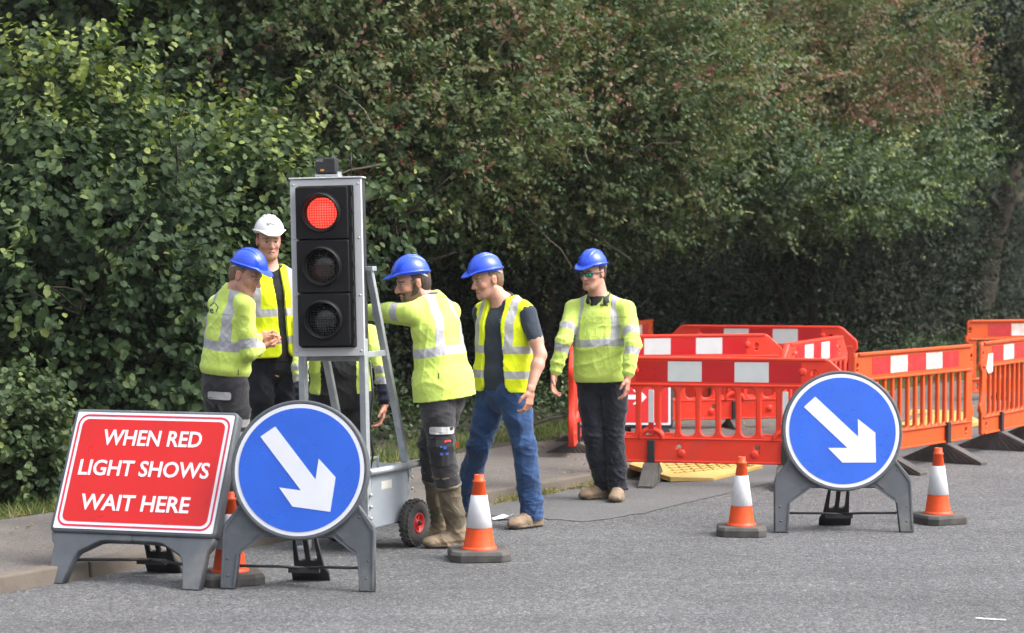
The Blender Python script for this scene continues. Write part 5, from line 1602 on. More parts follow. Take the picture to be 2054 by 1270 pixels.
    # ---- hair -----------------------------------------------------------------
    if S.get('hair'):
        t_ = S['hair']                                     # thickness at the sides
        p1 = Ell(hp_(0, -0.014, 0.046), (0.076 + t_, 0.098 + t_, 0.090 + t_), R)
        p2 = Ell(hp_(0, -0.055, -0.005), (0.060 + t_, 0.052 + t_, 0.075), R)
        Fh = Field([p1, p2], 0.0045); Fh.add(p1, 0); Fh.add(p2, 0.02)
        def crop(A, X, Y, Z):
            dx, dy, dz = X - head[0], Y - head[1], Z - head[2]
            f = dx * hf_[0] + dy * hf_[1] + dz * hf_[2]; u = dx * hu_[0] + dy * hu_[1] + dz * hu_[2]
            l = np.abs(dx * hl_[0] + dy * hl_[1] + dz * hl_[2])
            side = S.get('sideburn', -0.005)
            low = np.where(f > -0.005, np.where(f < 0.028, side, 0.062), np.where(f > -0.032, 0.028, -0.068 + S.get('nape', 0.0)))
            return np.maximum(A, np.maximum((low - u) * 0.7, (f - 0.05) * 0.7))
        Fh.func(crop)
        Vh, Qh = Fh.mesh(); Vh = smooth(Vh, Qh, 2)
        Vh = Vh + normals(Vh, Qh) * (folds(Vh, 5, 60)[:, None] * 0.0018)
        link('hair', np_mesh('hair', Vh, Qh), root, hair_mat(S.get('hairname', 'brown_hair'), tuple(hairc)))
    if S.get('beard'):
        ps = [Cone(hp_(0.056, 0.004, -0.038), hp_(0.030, 0.060, -0.088), 0.020, 0.021), Cone(hp_(-0.056, 0.004, -0.038), hp_(-0.030, 0.060, -0.088), 0.020, 0.021), Ell(hp_(0, 0.074, -0.096), (0.032, 0.024, 0.026), R),
              Cone(hp_(-0.026, 0.080, -0.050), hp_(0, 0.087, -0.045), 0.007, 0.008), Cone(hp_(0.026, 0.080, -0.050), hp_(0, 0.087, -0.045), 0.007, 0.008), Cone(hp_(-0.030, 0.076, -0.052), hp_(-0.028, 0.072, -0.085), 0.010, 0.014), Cone(hp_(0.030, 0.076, -0.052), hp_(0.028, 0.072, -0.085), 0.010, 0.014), Cone(hp_(0.062, 0.012, 0.01), hp_(0.058, 0.010, -0.04), 0.012, 0.016), Cone(hp_(-0.062, 0.012, 0.01), hp_(-0.058, 0.010, -0.04), 0.012, 0.016)]
        Fh = Field(ps, 0.004)
        for p in ps: Fh.add(p, 0.012)
        Fh.cut(Ell(hp_(0, 0.100, -0.063), (0.022, 0.02, 0.012), R), 0.004)
        Vh, Qh = Fh.mesh()
        Vh = Vh + normals(Vh, Qh) * (folds(Vh, 6, 70)[:, None] * 0.0018)
        link('beard', np_mesh('beard', Vh, Qh), root, hair_mat(S.get('hairname', 'brown_hair'), tuple(hairc)))
    # ---- hard hat -----------------------------------------------------------------
    hc = hp_(0, 0.004, 0.064)
    tilt = S.get('hattilt', 0.0)
    f2 = hf_ * math.cos(tilt) + hu_ * math.sin(tilt); u2 = hu_ * math.cos(tilt) - hf_ * math.sin(tilt)
    RH = np.array([hl_, f2, u2])
    ks = S.get('hatscale', 0.88)
    hat = link('hard_hat', np_mesh('hard_hat', (HATV * ks) @ RH + hc, HATQ), root, HATWHITE if S.get('hat') == 'white' else HATBLUE)
    m = MB()
    pts = []
    for k in range(13):
        a = math.radians(200 + 140 * k / 12)
        dp = 0.055 * math.sin(math.pi * k / 12) ** 0.8
        pts.append(tuple(hc + hl_ * 0.086 * math.cos(a) * 1.02 + f2 * 0.110 * math.sin(a) * 0.98 + u2 * (0.004 - dp * 0.75)))
    m.tube(pts, 0.0085, 8)
    m.build('nape_strap', STRAP, root)
    def decal(me, origin, target, mat, xdir, ydir, nrm, off=0.0025, th=True, name='lettering'):
        """lay a flat shape on a surface: every vertex is dropped along -nrm on to the target mesh"""
        bv = BVHTree.FromPolygons([tuple(v) for v in target[0]], [tuple(int(i) for i in f) for f in target[1]])
        import bmesh
        bm = bmesh.new(); bm.from_mesh(me)
        if th:
            bmesh.ops.subdivide_edges(bm, edges=[e for e in bm.edges if e.calc_length() > 0.014], cuts=3, use_grid_fill=True)
            bmesh.ops.triangulate(bm, faces=bm.faces)
        n_ = Vector(nrm)
        for v in bm.verts:
            p = Vector(origin) + Vector(xdir) * v.co.x + Vector(ydir) * v.co.y
            h_ = bv.ray_cast(p + n_ * 0.25, -n_, 0.6)
            v.co = (h_[0] + n_ * off) if h_[0] is not None else (p - n_ * 0.1)
        bm.to_mesh(me); bm.free()
        me.name = name
        return link(name, me, root, mat)
    # ---- shirt / jacket -------------------------------------------------------------
    g = gth; hx = S.get('hemx', 0.0)
    hem = pel + spine * S.get('hem', 0.02)
    out = {}
    def torso_prims(x):
        return chain([(hem - spine * 0.05, (0.182 * g + x + hx, 0.138 * g + x + hx)), (hem + spine * 0.10, (0.184 * g + x + hx * 0.6, 0.142 * g + x + hx * 0.6)), (hem * 0.55 + neck * 0.45, (0.182 * g + x, (0.136 + S.get('belly', 0)) * g + x)), (neck - spine * 0.17, (0.180 + x, 0.124 + x)), (neck - spine * 0.065, (0.120 + x, 0.085 + x))], tl)
    slv = S.get('sleeve', 'long'); ag = S.get('arm', 1.0)
    def arm_prims(x):
        r = {}
        for nm in 'LR':
            c = chain([(sh[nm] - up * 0.01, 0.062 * ag + x), (sh[nm] * 0.4 + el[nm] * 0.6, 0.056 * ag + x)])
            if slv == 'long':
                c += chain([(sh[nm] * 0.4 + el[nm] * 0.6, 0.056 * ag + x), (el[nm], 0.053 * ag + x)]) + chain([(el[nm], 0.053 * ag + x), (el[nm] * 0.35 + wr[nm] * 0.65, 0.048 * ag + x), (el[nm] * 0.12 + wr[nm] * 0.88, 0.043 + x), (wr[nm] * 0.96 + el[nm] * 0.04, 0.036 + x)], cap=0.02)
            r[nm] = c
        return r
    tp, ap = torso_prims(0), arm_prims(0)
    shl = [Cone(neck + spine * 0.008 - tf * 0.008, sh[nm] - up * 0.010, 0.050, 0.056) for nm in 'LR']
    everything = tp + ap['L'] + ap['R'] + shl
    Fs_ = Field(everything, 0.006)
    for p in tp: Fs_.add(p, 0.03)
    for p in shl: Fs_.add(p, 0.035)
    for nm in 'LR':
        Fa = [*ap[nm]]
        for p in Fa: Fs_.add(p, 0.022)
    if slv == 'short':
        for nm in 'LR':
            c0 = sh[nm] * 0.30 + el[nm] * 0.70; Fs_
            d_ = unit(el[nm] - sh[nm])
            def cutarm(A, X, Y, Z, c0=c0, d_=d_, nm=nm):
                t = (X - c0[0]) * d_[0] + (Y - c0[1]) * d_[1] + (Z - c0[2]) * d_[2]
                rr = np.sqrt((X - c0[0]) ** 2 + (Y - c0[1]) ** 2 + (Z - c0[2]) ** 2)
                return np.where(rr < 0.12, np.maximum(A, t), A)
            Fs_.func(cutarm)
    Fs_.plane(hem, spine)
    # hollow the collar so that the neck rises out of an opening
    Fs_.cut(Cone(neck + spine * 0.035 + tf * 0.022, neck + spine * 0.15 + tf * 0.07, 0.056, 0.085), 0.012)
    V, Q = Fs_.mesh(); V = smooth(V, Q, 1)
    def near_arm(V):
        x, y, z = V.T
        dt = np.min([p(x, y, z) for p in tp], axis=0)
        res = {}
        for nm in 'LR':
            res[nm] = np.min([p(x, y, z) for p in ap[nm][-3:]], axis=0) if slv == 'long' else np.full(len(V), 9.0)
            dA = np.min([p(x, y, z) for p in ap[nm]], axis=0)
            res[nm] = dA
        return dt, res
    dt, da = near_arm(V)
    isL = (da['L'] < dt - 0.004) & (da['L'] < da['R']); isR = (da['R'] < dt - 0.004) & ~isL
    isT = ~(isL | isR)
    N = normals(V, Q)
    hgt = (V - hem) @ spine
    lat = (V - neck) @ tl
    amp = S.get('fold', 0.007)
    fo = 0.55 * folds(V, S.get('seed', 1), 9.0, (1, 1, 0.6)) + 0.75 * folds(V, S.get('seed', 1) + 3, 19.0, (1, 1, 0.75))
    calm = np.clip(hgt / 0.12, 0.25, 1) * np.where(hgt > (neck - hem) @ spine - 0.14, 0.4, 1)
    sag = np.exp(-((hgt - 0.035) / 0.03) ** 2) * S.get('blouse', 0.0) * isT
    V = V + N * ((fo * amp * calm)[:, None] + sag[:, None])
    tape = np.full(len(V), 1.0)
    tw = S.get('tapew', 0.05) / 2
    for kind_, *a in S.get('tapes', []):
        if kind_ == 'belt':
            tape = np.where(isT, np.minimum(tape, np.abs(hgt - a[0] - 0.004 * np.sin(lat * 20)) - tw), tape)
        elif kind_ == 'brace':
            v_ = np.maximum(np.abs(np.abs(lat - (a[2] if len(a) > 2 else 0)) - a[0] + 0.02 * np.clip((hgt - 0.4) / 0.15, 0, 1)) - tw, a[1] - hgt)
            inner = np.minimum(dt, 1) < 9
            tape = np.where(isT & inner, np.minimum(tape, v_), tape)
        else:
            for nm, msk in (('L', isL), ('R', isR)):
                o_, e_ = (sh[nm], el[nm]) if kind_ == 'uarm' else (el[nm], wr[nm])
                t_ = (V - o_) @ unit(e_ - o_)
                tape = np.where(msk, np.minimum(tape, np.abs(t_ - a[0]) - tw), tape)
    me = np_mesh(S.get('topname', 'shirt'), V, Q)
    mats = [S['top']]
    if 'cuff' in S:                                        # sleeves of another colour below the lower tape
        mats.append(S['cuff'])
        x = np.zeros(len(V), bool)
        for nm, msk in (('L', isL), ('R', isR)):
            x |= msk & ((V - el[nm]) @ unit(wr[nm] - el[nm]) > S.get('cufft', 0.02))
        x |= (hgt < S.get('cuffhem', -1)) & isT
        if 'front' in S:
            ins_ = isT & ((V - neck) @ tf > 0.0) & (np.abs(lat - S['front'][0]) < S['front'][1])
            mats.append(S['front'][2])
    fattr(me, 'tape', tape)
    sh_o = link(S.get('topname', 'shirt'), me, root, mats)
    if 'cuff' in S:
        fm = x[Q].sum(1) >= 2
        mi = fm.astype(np.int32)
        if 'front' in S:
            mi = np.where(ins_[Q].sum(1) >= 2, 2, mi)
        me.polygons.foreach_set('material_index', mi.astype(np.int32))
    out['shirt'] = (V, Q)
    # ---- collar ---------------------------------------------------------------------
    if 'collar' in S:
        m = MB(); V_, F_ = [], []
        for k in range(25):
            ph = math.radians(-140 + 280 * k / 24)
            dr = tl * math.sin(ph) - tf * math.cos(ph)
            fr = (1 - math.cos(ph)) / 2
            c0 = neck + tf * 0.016; ck = S.get('collark', 1.0)
            lo_ = -0.055 * fr ** 1.3
            tipd = 0.012 * max(0.0, fr - 0.75) / 0.25
            V_ += [tuple(c0 + spine * (lo_ + 0.0) + dr * 0.084 * ck), tuple(c0 + spine * (lo_ + 0.056 * ck) + dr * (0.080 + 0.004 * fr) * ck), tuple(c0 + spine * (lo_ + 0.052 * ck) + dr * (0.087 + 0.004 * fr) * ck), tuple(c0 + spine * (lo_ + 0.006 - tipd) + dr * (0.101 + 0.006 * fr) * ck)]
        F_ = [(k * 4 + j, k * 4 + j + 1, k * 4 + j + 5, k * 4 + j + 4) for k in range(24) for j in range(3)]
        m.add(V_, F_, 0, True)
        o = m.build('collar', S['collar'], root)
        md = o.modifiers.new('t', 'SOLIDIFY'); md.thickness = 0.005
    # ---- vest ---------------------------------------------------------------------
    if 'vest' in S:
        v = S['vest']
        hem2 = pel + spine * v['hem']
        hem_keep = hem
        hem = hem2
        x = 0.020
        vp = chain([(hem - spine * 0.05, (0.205 * g + x, 0.150 * g + x)), (hem + spine * 0.12, (0.192 * g + x, 0.145 * g + x)), (hem * 0.5 + neck * 0.5, (0.184 * g + x, 0.138 * g + x)), (neck - spine * 0.16, (0.182 + x, 0.124 + x)), (neck - spine * 0.062, (0.125 + x, 0.088 + x))], tl)
        vs = [Cone(neck + spine * 0.008, sh[nm] + up * 0.0 - tl * (0.01 if nm == 'L' else -0.01), 0.058, 0.064) for nm in 'LR']
        Fv = Field(vp + vs, 0.006)
        for p in vp + vs: Fv.add(p, 0.03)
        Fv.plane(hem, spine)
        def open_(A, X, Y, Z):
            dx, dy, dz = X - neck[0], Y - neck[1], Z - neck[2]
            f = dx * tf[0] + dy * tf[1] + dz * tf[2]; l = dx * tl[0] + dy * tl[1] + dz * tl[2]
            u = (X - hem[0]) * spine[0] + (Y - hem[1]) * spine[1] + (Z - hem[2]) * spine[2]
            T_ = (neck - hem) @ spine
            mid = v['gap'][0] + v['gap'][1] * u / T_; hw_ = v['gap'][2] + v['gap'][3] * np.clip(u / T_, 0, 1.2) + 0.03 * np.clip(1 - u / 0.05, 0, 1) ** 2
            gapd = np.maximum(-(f - 0.0), np.abs(l - mid) - hw_)
            A = np.maximum(A, -gapd)
            nk = np.sqrt((l / 1.0) ** 2 + ((f - 0.01) / 1.0) ** 2) - 0.075 - np.clip(u - T_, -0.2, 0.2) * 0.3
            A = np.maximum(A, -np.maximum(nk, T_ - 0.10 - u))
            return np.maximum(A, np.abs(l) - v.get('half', 0.225))
        Fv.func(open_)
        for nm in 'LR':
            s = 1 if nm == 'L' else -1
            dd = unit(el[nm] - sh[nm])
            Fv.cut(Cone(sh[nm] - up * 0.06 + tl * s * 0.035, sh[nm] + dd * 0.30 + tl * s * 0.09, 0.070, 0.090), 0.01)
        V, Q = Fv.mesh(); V = smooth(V, Q, 1)
        N = normals(V, Q)
        hgt = (V - hem) @ spine; lat = (V - neck) @ tl
        V = V + N * (folds(V, S.get('seed', 1) + 50, 13.0, (1, 1, 0.5)) * 0.006 * np.clip(hgt / 0.10, 0.15, 1))[:, None]
        tape = np.full(len(V), 1.0); tw = 0.025
        for b in v['belts']:
            tape = np.minimum(tape, np.abs(hgt - b) - tw)
        tape = np.minimum(tape, np.maximum(np.abs(np.abs(lat) - v.get('brace', 0.125)) - tw, v['belts'][-1] - hgt))
        me = np_mesh('hi_vis_vest', V, Q); fattr(me, 'tape', tape)
        link('hi_vis_vest', me, root, YELL)
        out['vest'] = (V, Q)
        hem = hem_keep
    # ---- trousers -----------------------------------------------------------------
    tr = S.get('trw', 1.0)
    tops = pel + spine * 0.10
    lp = {}
    for nm in 'LR':
        endz = S.get('trend', 0.05)
        e_ = an[nm] + unit(kn[nm] - an[nm]) * endz
        lp[nm] = chain([(hip[nm] + up * 0.02, (0.098 * tr, 0.106 * tr)), (hip[nm] * 0.5 + kn[nm] * 0.5, 0.090 * tr), (kn[nm], 0.073 * tr)], hl) + chain([(kn[nm], 0.073 * tr), (kn[nm] * 0.6 + e_ * 0.4, 0.072 * tr), (e_, S.get('hemr', 0.068))], hl, None)
        lp[nm][-1].cap = None
    pv = chain([(tops, (0.165 * g, 0.128 * g)), (pel - up * 0.02, (0.172 * g, 0.132 * g)), (pel - up * 0.07, (0.150 * g, 0.115 * g))], hl)
    Ft = Field(pv + lp['L'] + lp['R'], 0.006)
    for p in pv: Ft.add(p, 0.02)
    for nm in 'LR':
        Fl = Field(pv + lp['L'] + lp['R'], 0.006)
        for p in lp[nm]: Fl.add(p, 0.022)
        d_ = unit(kn[nm] - an[nm]); e_ = an[nm] + d_ * S.get('trend', 0.05)
        Fl.func(lambda A, X, Y, Z: np.maximum(A, np.where(Z < kn[nm][2] - 0.08, -((X - e_[0]) * d_[0] + (Y - e_[1]) * d_[1] + (Z - e_[2]) * d_[2]), -1)))
        k = 0.018
        t = np.clip(0.5 + 0.5 * (Ft.A - Fl.A) / k, 0, 1)
        Ft.A = Ft.A + (Fl.A - Ft.A) * t - k * t * (1 - t)
    V, Q = Ft.mesh(); V = smooth(V, Q, 1)
    N = normals(V, Q)
    fo = 0.6 * folds(V, S.get('seed', 1) + 20, 8.0, (0.9, 0.9, 1.0)) + 0.7 * folds(V, S.get('seed', 1) + 23, 17.0, (0.7, 0.7, 1.1))
    boost = np.zeros(len(V))
    for nm in 'LR':
        boost += np.exp(-((V[:, 2] - kn[nm][2]) / 0.10) ** 2) * 0.5 + np.exp(-((V[:, 2] - an[nm][2] - 0.08) / 0.12) ** 2) * 0.6
    fine = folds(V, S.get('seed', 1) + 31, 16.0, (0.5, 0.5, 1.6))
    V = V + N * (fo * 0.0105 * (0.7 + 0.7 * boost) + fine * 0.005 * boost)[:, None]
    tape = np.full(len(V), 1.0)
    for zz in S.get('legtapes', []):
        tape = np.minimum(tape, np.abs(V[:, 2] - (zz - z0)) - 0.024)
    me = np_mesh('trousers', V, Q); fattr(me, 'tape', tape)
    link('trousers', me, root, S['trousers'])
    out['trousers'] = (V, Q)
    # ---- boots ------------------------------------------------------------------------
    for s, nm in ((1, 'L'), (-1, 'R')):
        A_, t_ = an[nm], td[nm]; gz = A_[2] - (S['an' + nm][3] if len(S['an' + nm]) > 3 else 0.085)
        G_ = np.array([A_[0], A_[1], gz])
        sd_ = np.cross(up, t_)
        def fp(f, u, l=0.0):
            return G_ + t_ * f + up * u + sd_ * l
        tall = S.get('welly', False)
        ps = [Cone(fp(-0.050, 0.050), fp(0.06, 0.052), (0.040, 0.045), (0.047, 0.050), sd_), Cone(fp(0.06, 0.052), fp(0.150, 0.040), (0.047, 0.048), (0.048, 0.036), sd_), Ell(fp(0.165, 0.036), (0.048, 0.050, 0.034), np.array([sd_, t_, up]))]
        if tall:
            top = kn[nm] * 0.80 + A_ * 0.20
            d_ = unit(top - A_); top = A_ + d_ * S['welly']
            ps += chain([(A_ - up * 0.02 - t_ * 0.012, (0.054, 0.062)), (A_ + d_ * 0.14, (0.064, 0.066)), (top, (0.076, 0.078))], sd_)
            ps += [Cone(top - d_ * 0.085, top - d_ * 0.075, (0.079, 0.081), (0.079, 0.081), sd_, 0.012), Cone(top - d_ * 0.012, top, (0.082, 0.084), (0.082, 0.084), sd_, 0.01)]
        else:
            ps += [Cone(fp(-0.018, 0.05), A_ + unit(kn[nm] - A_) * 0.08, (0.046, 0.055), (0.050, 0.054), sd_)]
        so = [Cone(fp(-0.055, 0.016), fp(0.06, 0.016), (0.045, 0.018), (0.050, 0.018), sd_), Cone(fp(0.06, 0.016), fp(0.165, 0.016), (0.050, 0.018), (0.050, 0.018), sd_)]
        Fo = Field(ps + so, 0.0045)
        for p in ps: Fo.add(p, 0.02)
        for p in so: Fo.add(p, 0.006)
        Fo.plane(fp(0, 0.001), up)
        if tall: Fo.plane(top, -d_)
        V, Q = Fo.mesh()
        N = normals(V, Q)
        V = V + N * (folds(V, 77 + s, 16, (1, 1, 1.5)) * (0.005 if tall else 0.003))[:, None]
        V[:, 2] = np.maximum(V[:, 2], gz + 0.001)
        me = np_mesh('boot', V, Q)
        hz = V[:, 2] - gz
        mats = [WELLY, MUDWELLY, SOLE] if tall else [BOOT, BOOT, SOLE]
        o = link('boot', me, root, mats)
        zq = hz[Q].mean(1)
        lug = (np.sin(((V - G_) @ t_)[Q].mean(1) * 150) > 0)
        me.polygons.foreach_set('material_index', np.where(zq < 0.030 - 0.006 * lug, 2, np.where(zq < 0.13 + 0.02 * np.sin(((V - G_) @ sd_)[Q].mean(1) * 60), 1, 0)).astype(np.int32))
    info = dict(root=root, base=base, decal=decal, out=out, tf=tf, tl=tl, up=up, spine=spine, neck=neck, pel=pel, head=head, hf=hf_, hl=hl_, hu=hu_, kn=kn, an=an, hip=hip, hc=hc, R=R, hatV=(HATV * ks) @ RH + hc, f2=f2, u2=u2, sh=sh, el=el, wr=wr)
    return info
def patch(w, h, r=0.006):
    """flat rounded rectangle as a mesh in the xy plane"""
    cu = bpy.data.curves.new('patch', 'CURVE'); cu.dimensions = '2D'; cu.fill_mode = 'BOTH'
    lp = rrect(-w / 2, -h / 2, w / 2, h / 2, r, 3)
    sp = cu.splines.new('POLY'); sp.points.add(len(lp) - 1)
    for i, (x, z) in enumerate(lp): sp.points[i].co = (x, z, 0, 1)
    sp.use_cyclic_u = True
    return curve_mesh(cu, 'patch')
def chevron(k):
    cu = bpy.data.curves.new('patch', 'CURVE'); cu.dimensions = '2D'; cu.fill_mode = 'BOTH'
    lp = [(-0.5 * k, 0.1 * k), (0.0, 0.55 * k), (0.45 * k, 0.0), (0.2 * k, -0.5 * k), (0.12 * k, -0.45 * k), (0.32 * k, 0.0), (0.0, 0.40 * k), (-0.42 * k, 0.02 * k)]
    sp = cu.splines.new('POLY'); sp.points.add(len(lp) - 1)
    for i, (x, z) in enumerate(lp): sp.points[i].co = (x, z, 0, 1)
    sp.use_cyclic_u = True
    return curve_mesh(cu, 'patch')
# ------------------------------------------------------------------ the six workmen
UPV = np.array([0, 0, 1.0])
def cam_dir(p):
    d = np.array([0, 0, CAMZ]) - p
    d[2] = 0
    return unit(d)
def flat_axes(info, p):
    """axes of a decal that faces the viewer's side of a figure at p (local)"""
    n = cam_dir(p + info['base']); x = np.cross(UPV, n)
    return x, UPV, n
def pix(info, px, py, Y):
    return P(px, py, Y) - info['base']

# man in the mirrored sunglasses
YF = 15.46
f_ = person('man in mirrored sunglasses and grubby lime shirt standing by the red barriers', YF, 0.0, 1215, dict(
    fwd=[-0.35, -0.94], head=(1190, 549, -0.02), headfwd=(-0.62, -0.78, -0.10), neck=(1203, 597), pelvis=(1208, 748), girth=1.12, sw=0.20, belly=0.012, arm=1.08, hem=-0.06,
    elR=(1132, 682, 'n'), wrR=(1112, 752, 'n'), hdR=(-0.12, -0.25, -0.95), elL=(1270, 690, 'n'), wrL=(1259, 757, 'n'), hdL=(-0.05, -0.1, -1.0), curlR=0.5, curlL=0.45,
    knR=(1190, 874, -0.05), anR=(1212, 0.03, (-0.85, -0.5)), knL=(1232, 876, -0.06), anL=(1240, -0.06, (-0.15, -1.0)),
    top=LIMEDIRTY, tapes=[('belt', 0.285), ('brace', 0.150, 0.285), ('uarm', 0.20), ('farm', 0.06)], tapew=0.055, fold=0.009, seed=3,
    trousers=NAVYTR, trw=1.05, trend=-0.01, hemr=0.075, collar=surf('dark_collar', (0.03, 0.033, 0.04), 0.8), hair=0.004, hairc=(0.06, 0.04, 0.03), skin=(0.52, 0.28, 0.21), blouse=0.006, collark=0.94, under=(0.012, 0.012, 0.014)))
m = MB()
hp_ = lambda l, f, u: tuple(f_['head'] + f_['hl'] * l + f_['hf'] * f + f_['hu'] * u)
m.tube([hp_(0.079, -0.01, 0.012), hp_(0.076, 0.04, 0.012), hp_(0.060, 0.088, 0.014), hp_(0.0, 0.112, 0.014), hp_(-0.060, 0.088, 0.014), hp_(-0.076, 0.04, 0.012), hp_(-0.079, -0.01, 0.012)], 0.0042, 6)
m.build('sunglasses', BLACKPL, f_['root'])
for s in (-1, 1):
    m = MB(); V = []
    for i in range(7):
        for j in range(5):
            a = (i / 6 - 0.5) * 2; b = (j / 4 - 0.5) * 2
            l = s * (0.036 + a * 0.027); u = 0.004 + b * (0.015 - 0.004 * abs(a))
            V.append(hp_(l, 0.109 - 9 * l * l * 0.62, u))
    m.add(V, [(i * 5 + j, i * 5 + j + 1, (i + 1) * 5 + j + 1, (i + 1) * 5 + j) for i in range(6) for j in range(4)], 0, True)
    o = m.build('sunglass_lens', LENSM, f_['root']); sm = o.modifiers.new('t', 'SOLIDIFY'); sm.thickness = 0.003
x, y, n = flat_axes(f_, np.zeros(3))
p = pix(f_, 1212, 612, YF - 0.15)
f_['decal'](text_mesh('amey', 0.028, 0.0008), p, f_['out']['shirt'], LOGO_DK, x, y, n)
f_['decal'](chevron(0.028), p + x * 0.045 + y * 0.010, f_['out']['shirt'], LOGO_DK, x, y, n, name='logo')
p = pix(f_, 1196, 601, YF - 0.12)

# man in jeans
YE = 13.98
e_ = person('man in blue jeans and open yellow vest over a dark tee shirt', YE, 0.0, 1005, dict(
    fwd=[-0.62, -0.78], hipfwd=[-0.75, -0.66], head=(978, 562, -0.02), headfwd=(-0.86, -0.48, -0.22), neck=(1012, 602), pelvis=(1010, 775), girth=0.98, sw=0.19, hem=-0.02, hattilt=0.06,
    elL=(1084, 712, 'n', 0.30), wrL=(1064, 782, 'n', 0.25), hdL=(-0.10, -0.1, -1.0), elR=(975, 706, 'f'), wrR=(992, 765, 'f'), curlL=0.55,
    knL=(1050, 890, -0.08), anL=(1068, -0.02, (-0.72, -0.69)), knR=(962, 890, 0.12), anR=(928, 0.52, (-0.9, -0.2)),
    top=TEE, topname='tee_shirt', sleeve='short', tapes=[], fold=0.006, seed=5, vest=dict(hem=-0.03, gap=(0.03, -0.03, 0.085, -0.02), belts=(0.115, 0.275), brace=0.13, half=0.245),
    trousers=JEANS, trw=1.08, trend=-0.035, hemr=0.076, hair=0.003, hairc=(0.20, 0.13, 0.08), hairname='fair_hair', skin=(0.55, 0.30, 0.22), stubble=0.12))
x, y, n = flat_axes(e_, np.zeros(3))
p = pix(e_, 1008, 640, YE - 0.15)
e_['decal'](patch(0.030, 0.022), p + y * 0.022 + x * 0.012, e_['out']['shirt'], LOGO_GOLD, x, y, n, name='logo')
e_['decal'](patch(0.042, 0.010, 0.002), p - y * 0.004, e_['out']['shirt'], LOGO_BLUE, x, y, n, name='logo')
e_['decal'](patch(0.036, 0.008, 0.002), p - y * 0.018, e_['out']['shirt'], LOGO_BLUE, x, y, n, name='logo')

# man in wellingtons reaching behind the signal head
YD = 13.06
d_ = person('bearded man in brown wellingtons reaching behind the traffic light', YD, 0.0, 895, dict(
    fwd=[-0.80, 0.60], hipfwd=[-0.90, 0.43], head=(829, 569, -0.02), headfwd=(-0.92, -0.32, -0.20), neck=(868, 600), pelvis=(890, 778), girth=1.0, sw=0.185, hem=-0.065, hattilt=0.10,
    shL=(0.03, 0.005), shR=(0.02, 0.0), elL=(757, 626, 'f', 0.265), wrL=(680, 628, 'f', 0.25), hdL=(-1, 0.2, 0), elR=(830, 640, 'f'), wrR=(742, 628, 'f'), palmL=(0, 0, -1),
    knL=(884, 895, -0.12), anL=(916, -0.03, (-0.98, -0.18), 0.10), knR=(866, 892, 0.16), anR=(882, 0.26, (-0.95, 0.3), 0.10),
    top=LIME, tapes=[('belt', 0.295), ('brace', 0.11, 0.295, -0.02), ('uarm', 0.10), ('uarm', 0.235)], tapew=0.055, fold=0.008, seed=8,
    trousers=GREYTR, trw=1.12, hemx=0.042, collark=0.84, trend=0.30, hemr=0.084, welly=0.37, hair=0.004, hairc=(0.045, 0.028, 0.018), beard=True, stubble=0.7, skin=(0.50, 0.27, 0.19), collar=surf('grey_collar', (0.10, 0.105, 0.115), 0.85)))
x, y, n = flat_axes(d_, np.zeros(3))
trs = d_['out']['trousers']
d_['decal'](patch(0.150, 0.045, 0.012), pix(d_, 886, 861, YD - 0.1), trs, FLAP, x, y, n, 0.010, name='pocket_flap')
d_['decal'](patch(0.135, 0.165, 0.01), pix(d_, 886, 905, YD - 0.1), trs, surf('black_pocket', (0.014, 0.014, 0.016), 0.85), x, y, n, 0.008, name='tool_pocket')
for (px, py, w, h_, mt) in ((898, 882, 0.036, 0.012, REDPRINT), (918, 895, 0.012, 0.04, REDPRINT), (893, 895, 0.020, 0.018, BLUPRINT), (886, 907, 0.020, 0.016, BLUPRINT), (897, 907, 0.018, 0.016, BLUPRINT), (885, 893, 0.012, 0.010, BLUPRINT)):
    d_['decal'](patch(w, h_, 0.002), pix(d_, px, py, YD - 0.1), trs, mt, x, y, n, 0.011, name='pocket_print')
p = pix(d_, 880, 752, YD - 0.1)
d_['decal'](patch(0.006, 0.035, 0.002), p, d_['out']['shirt'], LOGO_DK, x, y, n, name='side_label')

# man on the left, seen from behind, looking at his hands
YA = 13.44
a_ = person('man in lime polo and blue hat behind the red board, looking at his hands', YA, 0.08, 470, dict(
    fwd=[0.80, 0.60], head=(492, 553, -0.06), headfwd=(0.86, -0.36, -0.36), neck=(466, 585), pelvis=(450, 765), girth=0.98, sw=0.175, hem=0.045, roll=0.0, hattilt=0.10,
    elR=(500, 708, 'n', 0.29), wrR=(521, 696, 'f', 0.22), elL=(470, 705, 'f'), wrL=(520, 678, 'f', 0.25), hdR=(0.7, 0.5, 0.12), hdL=(0.75, 0.2, 0.1), palmR=(0.3, 0.3, 1), palmL=(0.2, -0.9, -0.1), curlR=1.0, curlL=0.9,
    knR=(480, 885, -0.09), anR=(487, -0.06, (0.9, 0.3)), knL=(452, 885, 0.10), anL=(452, 0.12, (0.85, 0.5)),
    top=LIME, tapes=[('belt', 0.185), ('brace', 0.115, 0.185), ('uarm', 0.245)], tapew=0.062, fold=0.008, seed=12, blouse=0.012,
    trousers=GREYTR, trw=1.02, legtapes=[0.735, 0.66], hair=0.004, hairc=(0.20, 0.12, 0.07), hairname='fair_hair', skin=(0.56, 0.31, 0.23)))
x, y, n = flat_axes(a_, np.zeros(3))
a_['decal'](patch(0.145, 0.05, 0.014), pix(a_, 440, 793, YA - 0.1), a_['out']['trousers'], FLAP, x, y, n, 0.010, name='pocket_flap')
p = pix(a_, 421, 623, YA - 0.1)
a_['decal'](text_mesh('me', 0.055, 0.0012), p - x * 0.012, a_['out']['shirt'], LOGO_DK, x, y, n)
a_['decal'](chevron(0.06), p + x * 0.028 + y * 0.02, a_['out']['shirt'], LOGO_DK, x, y, n, name='logo')
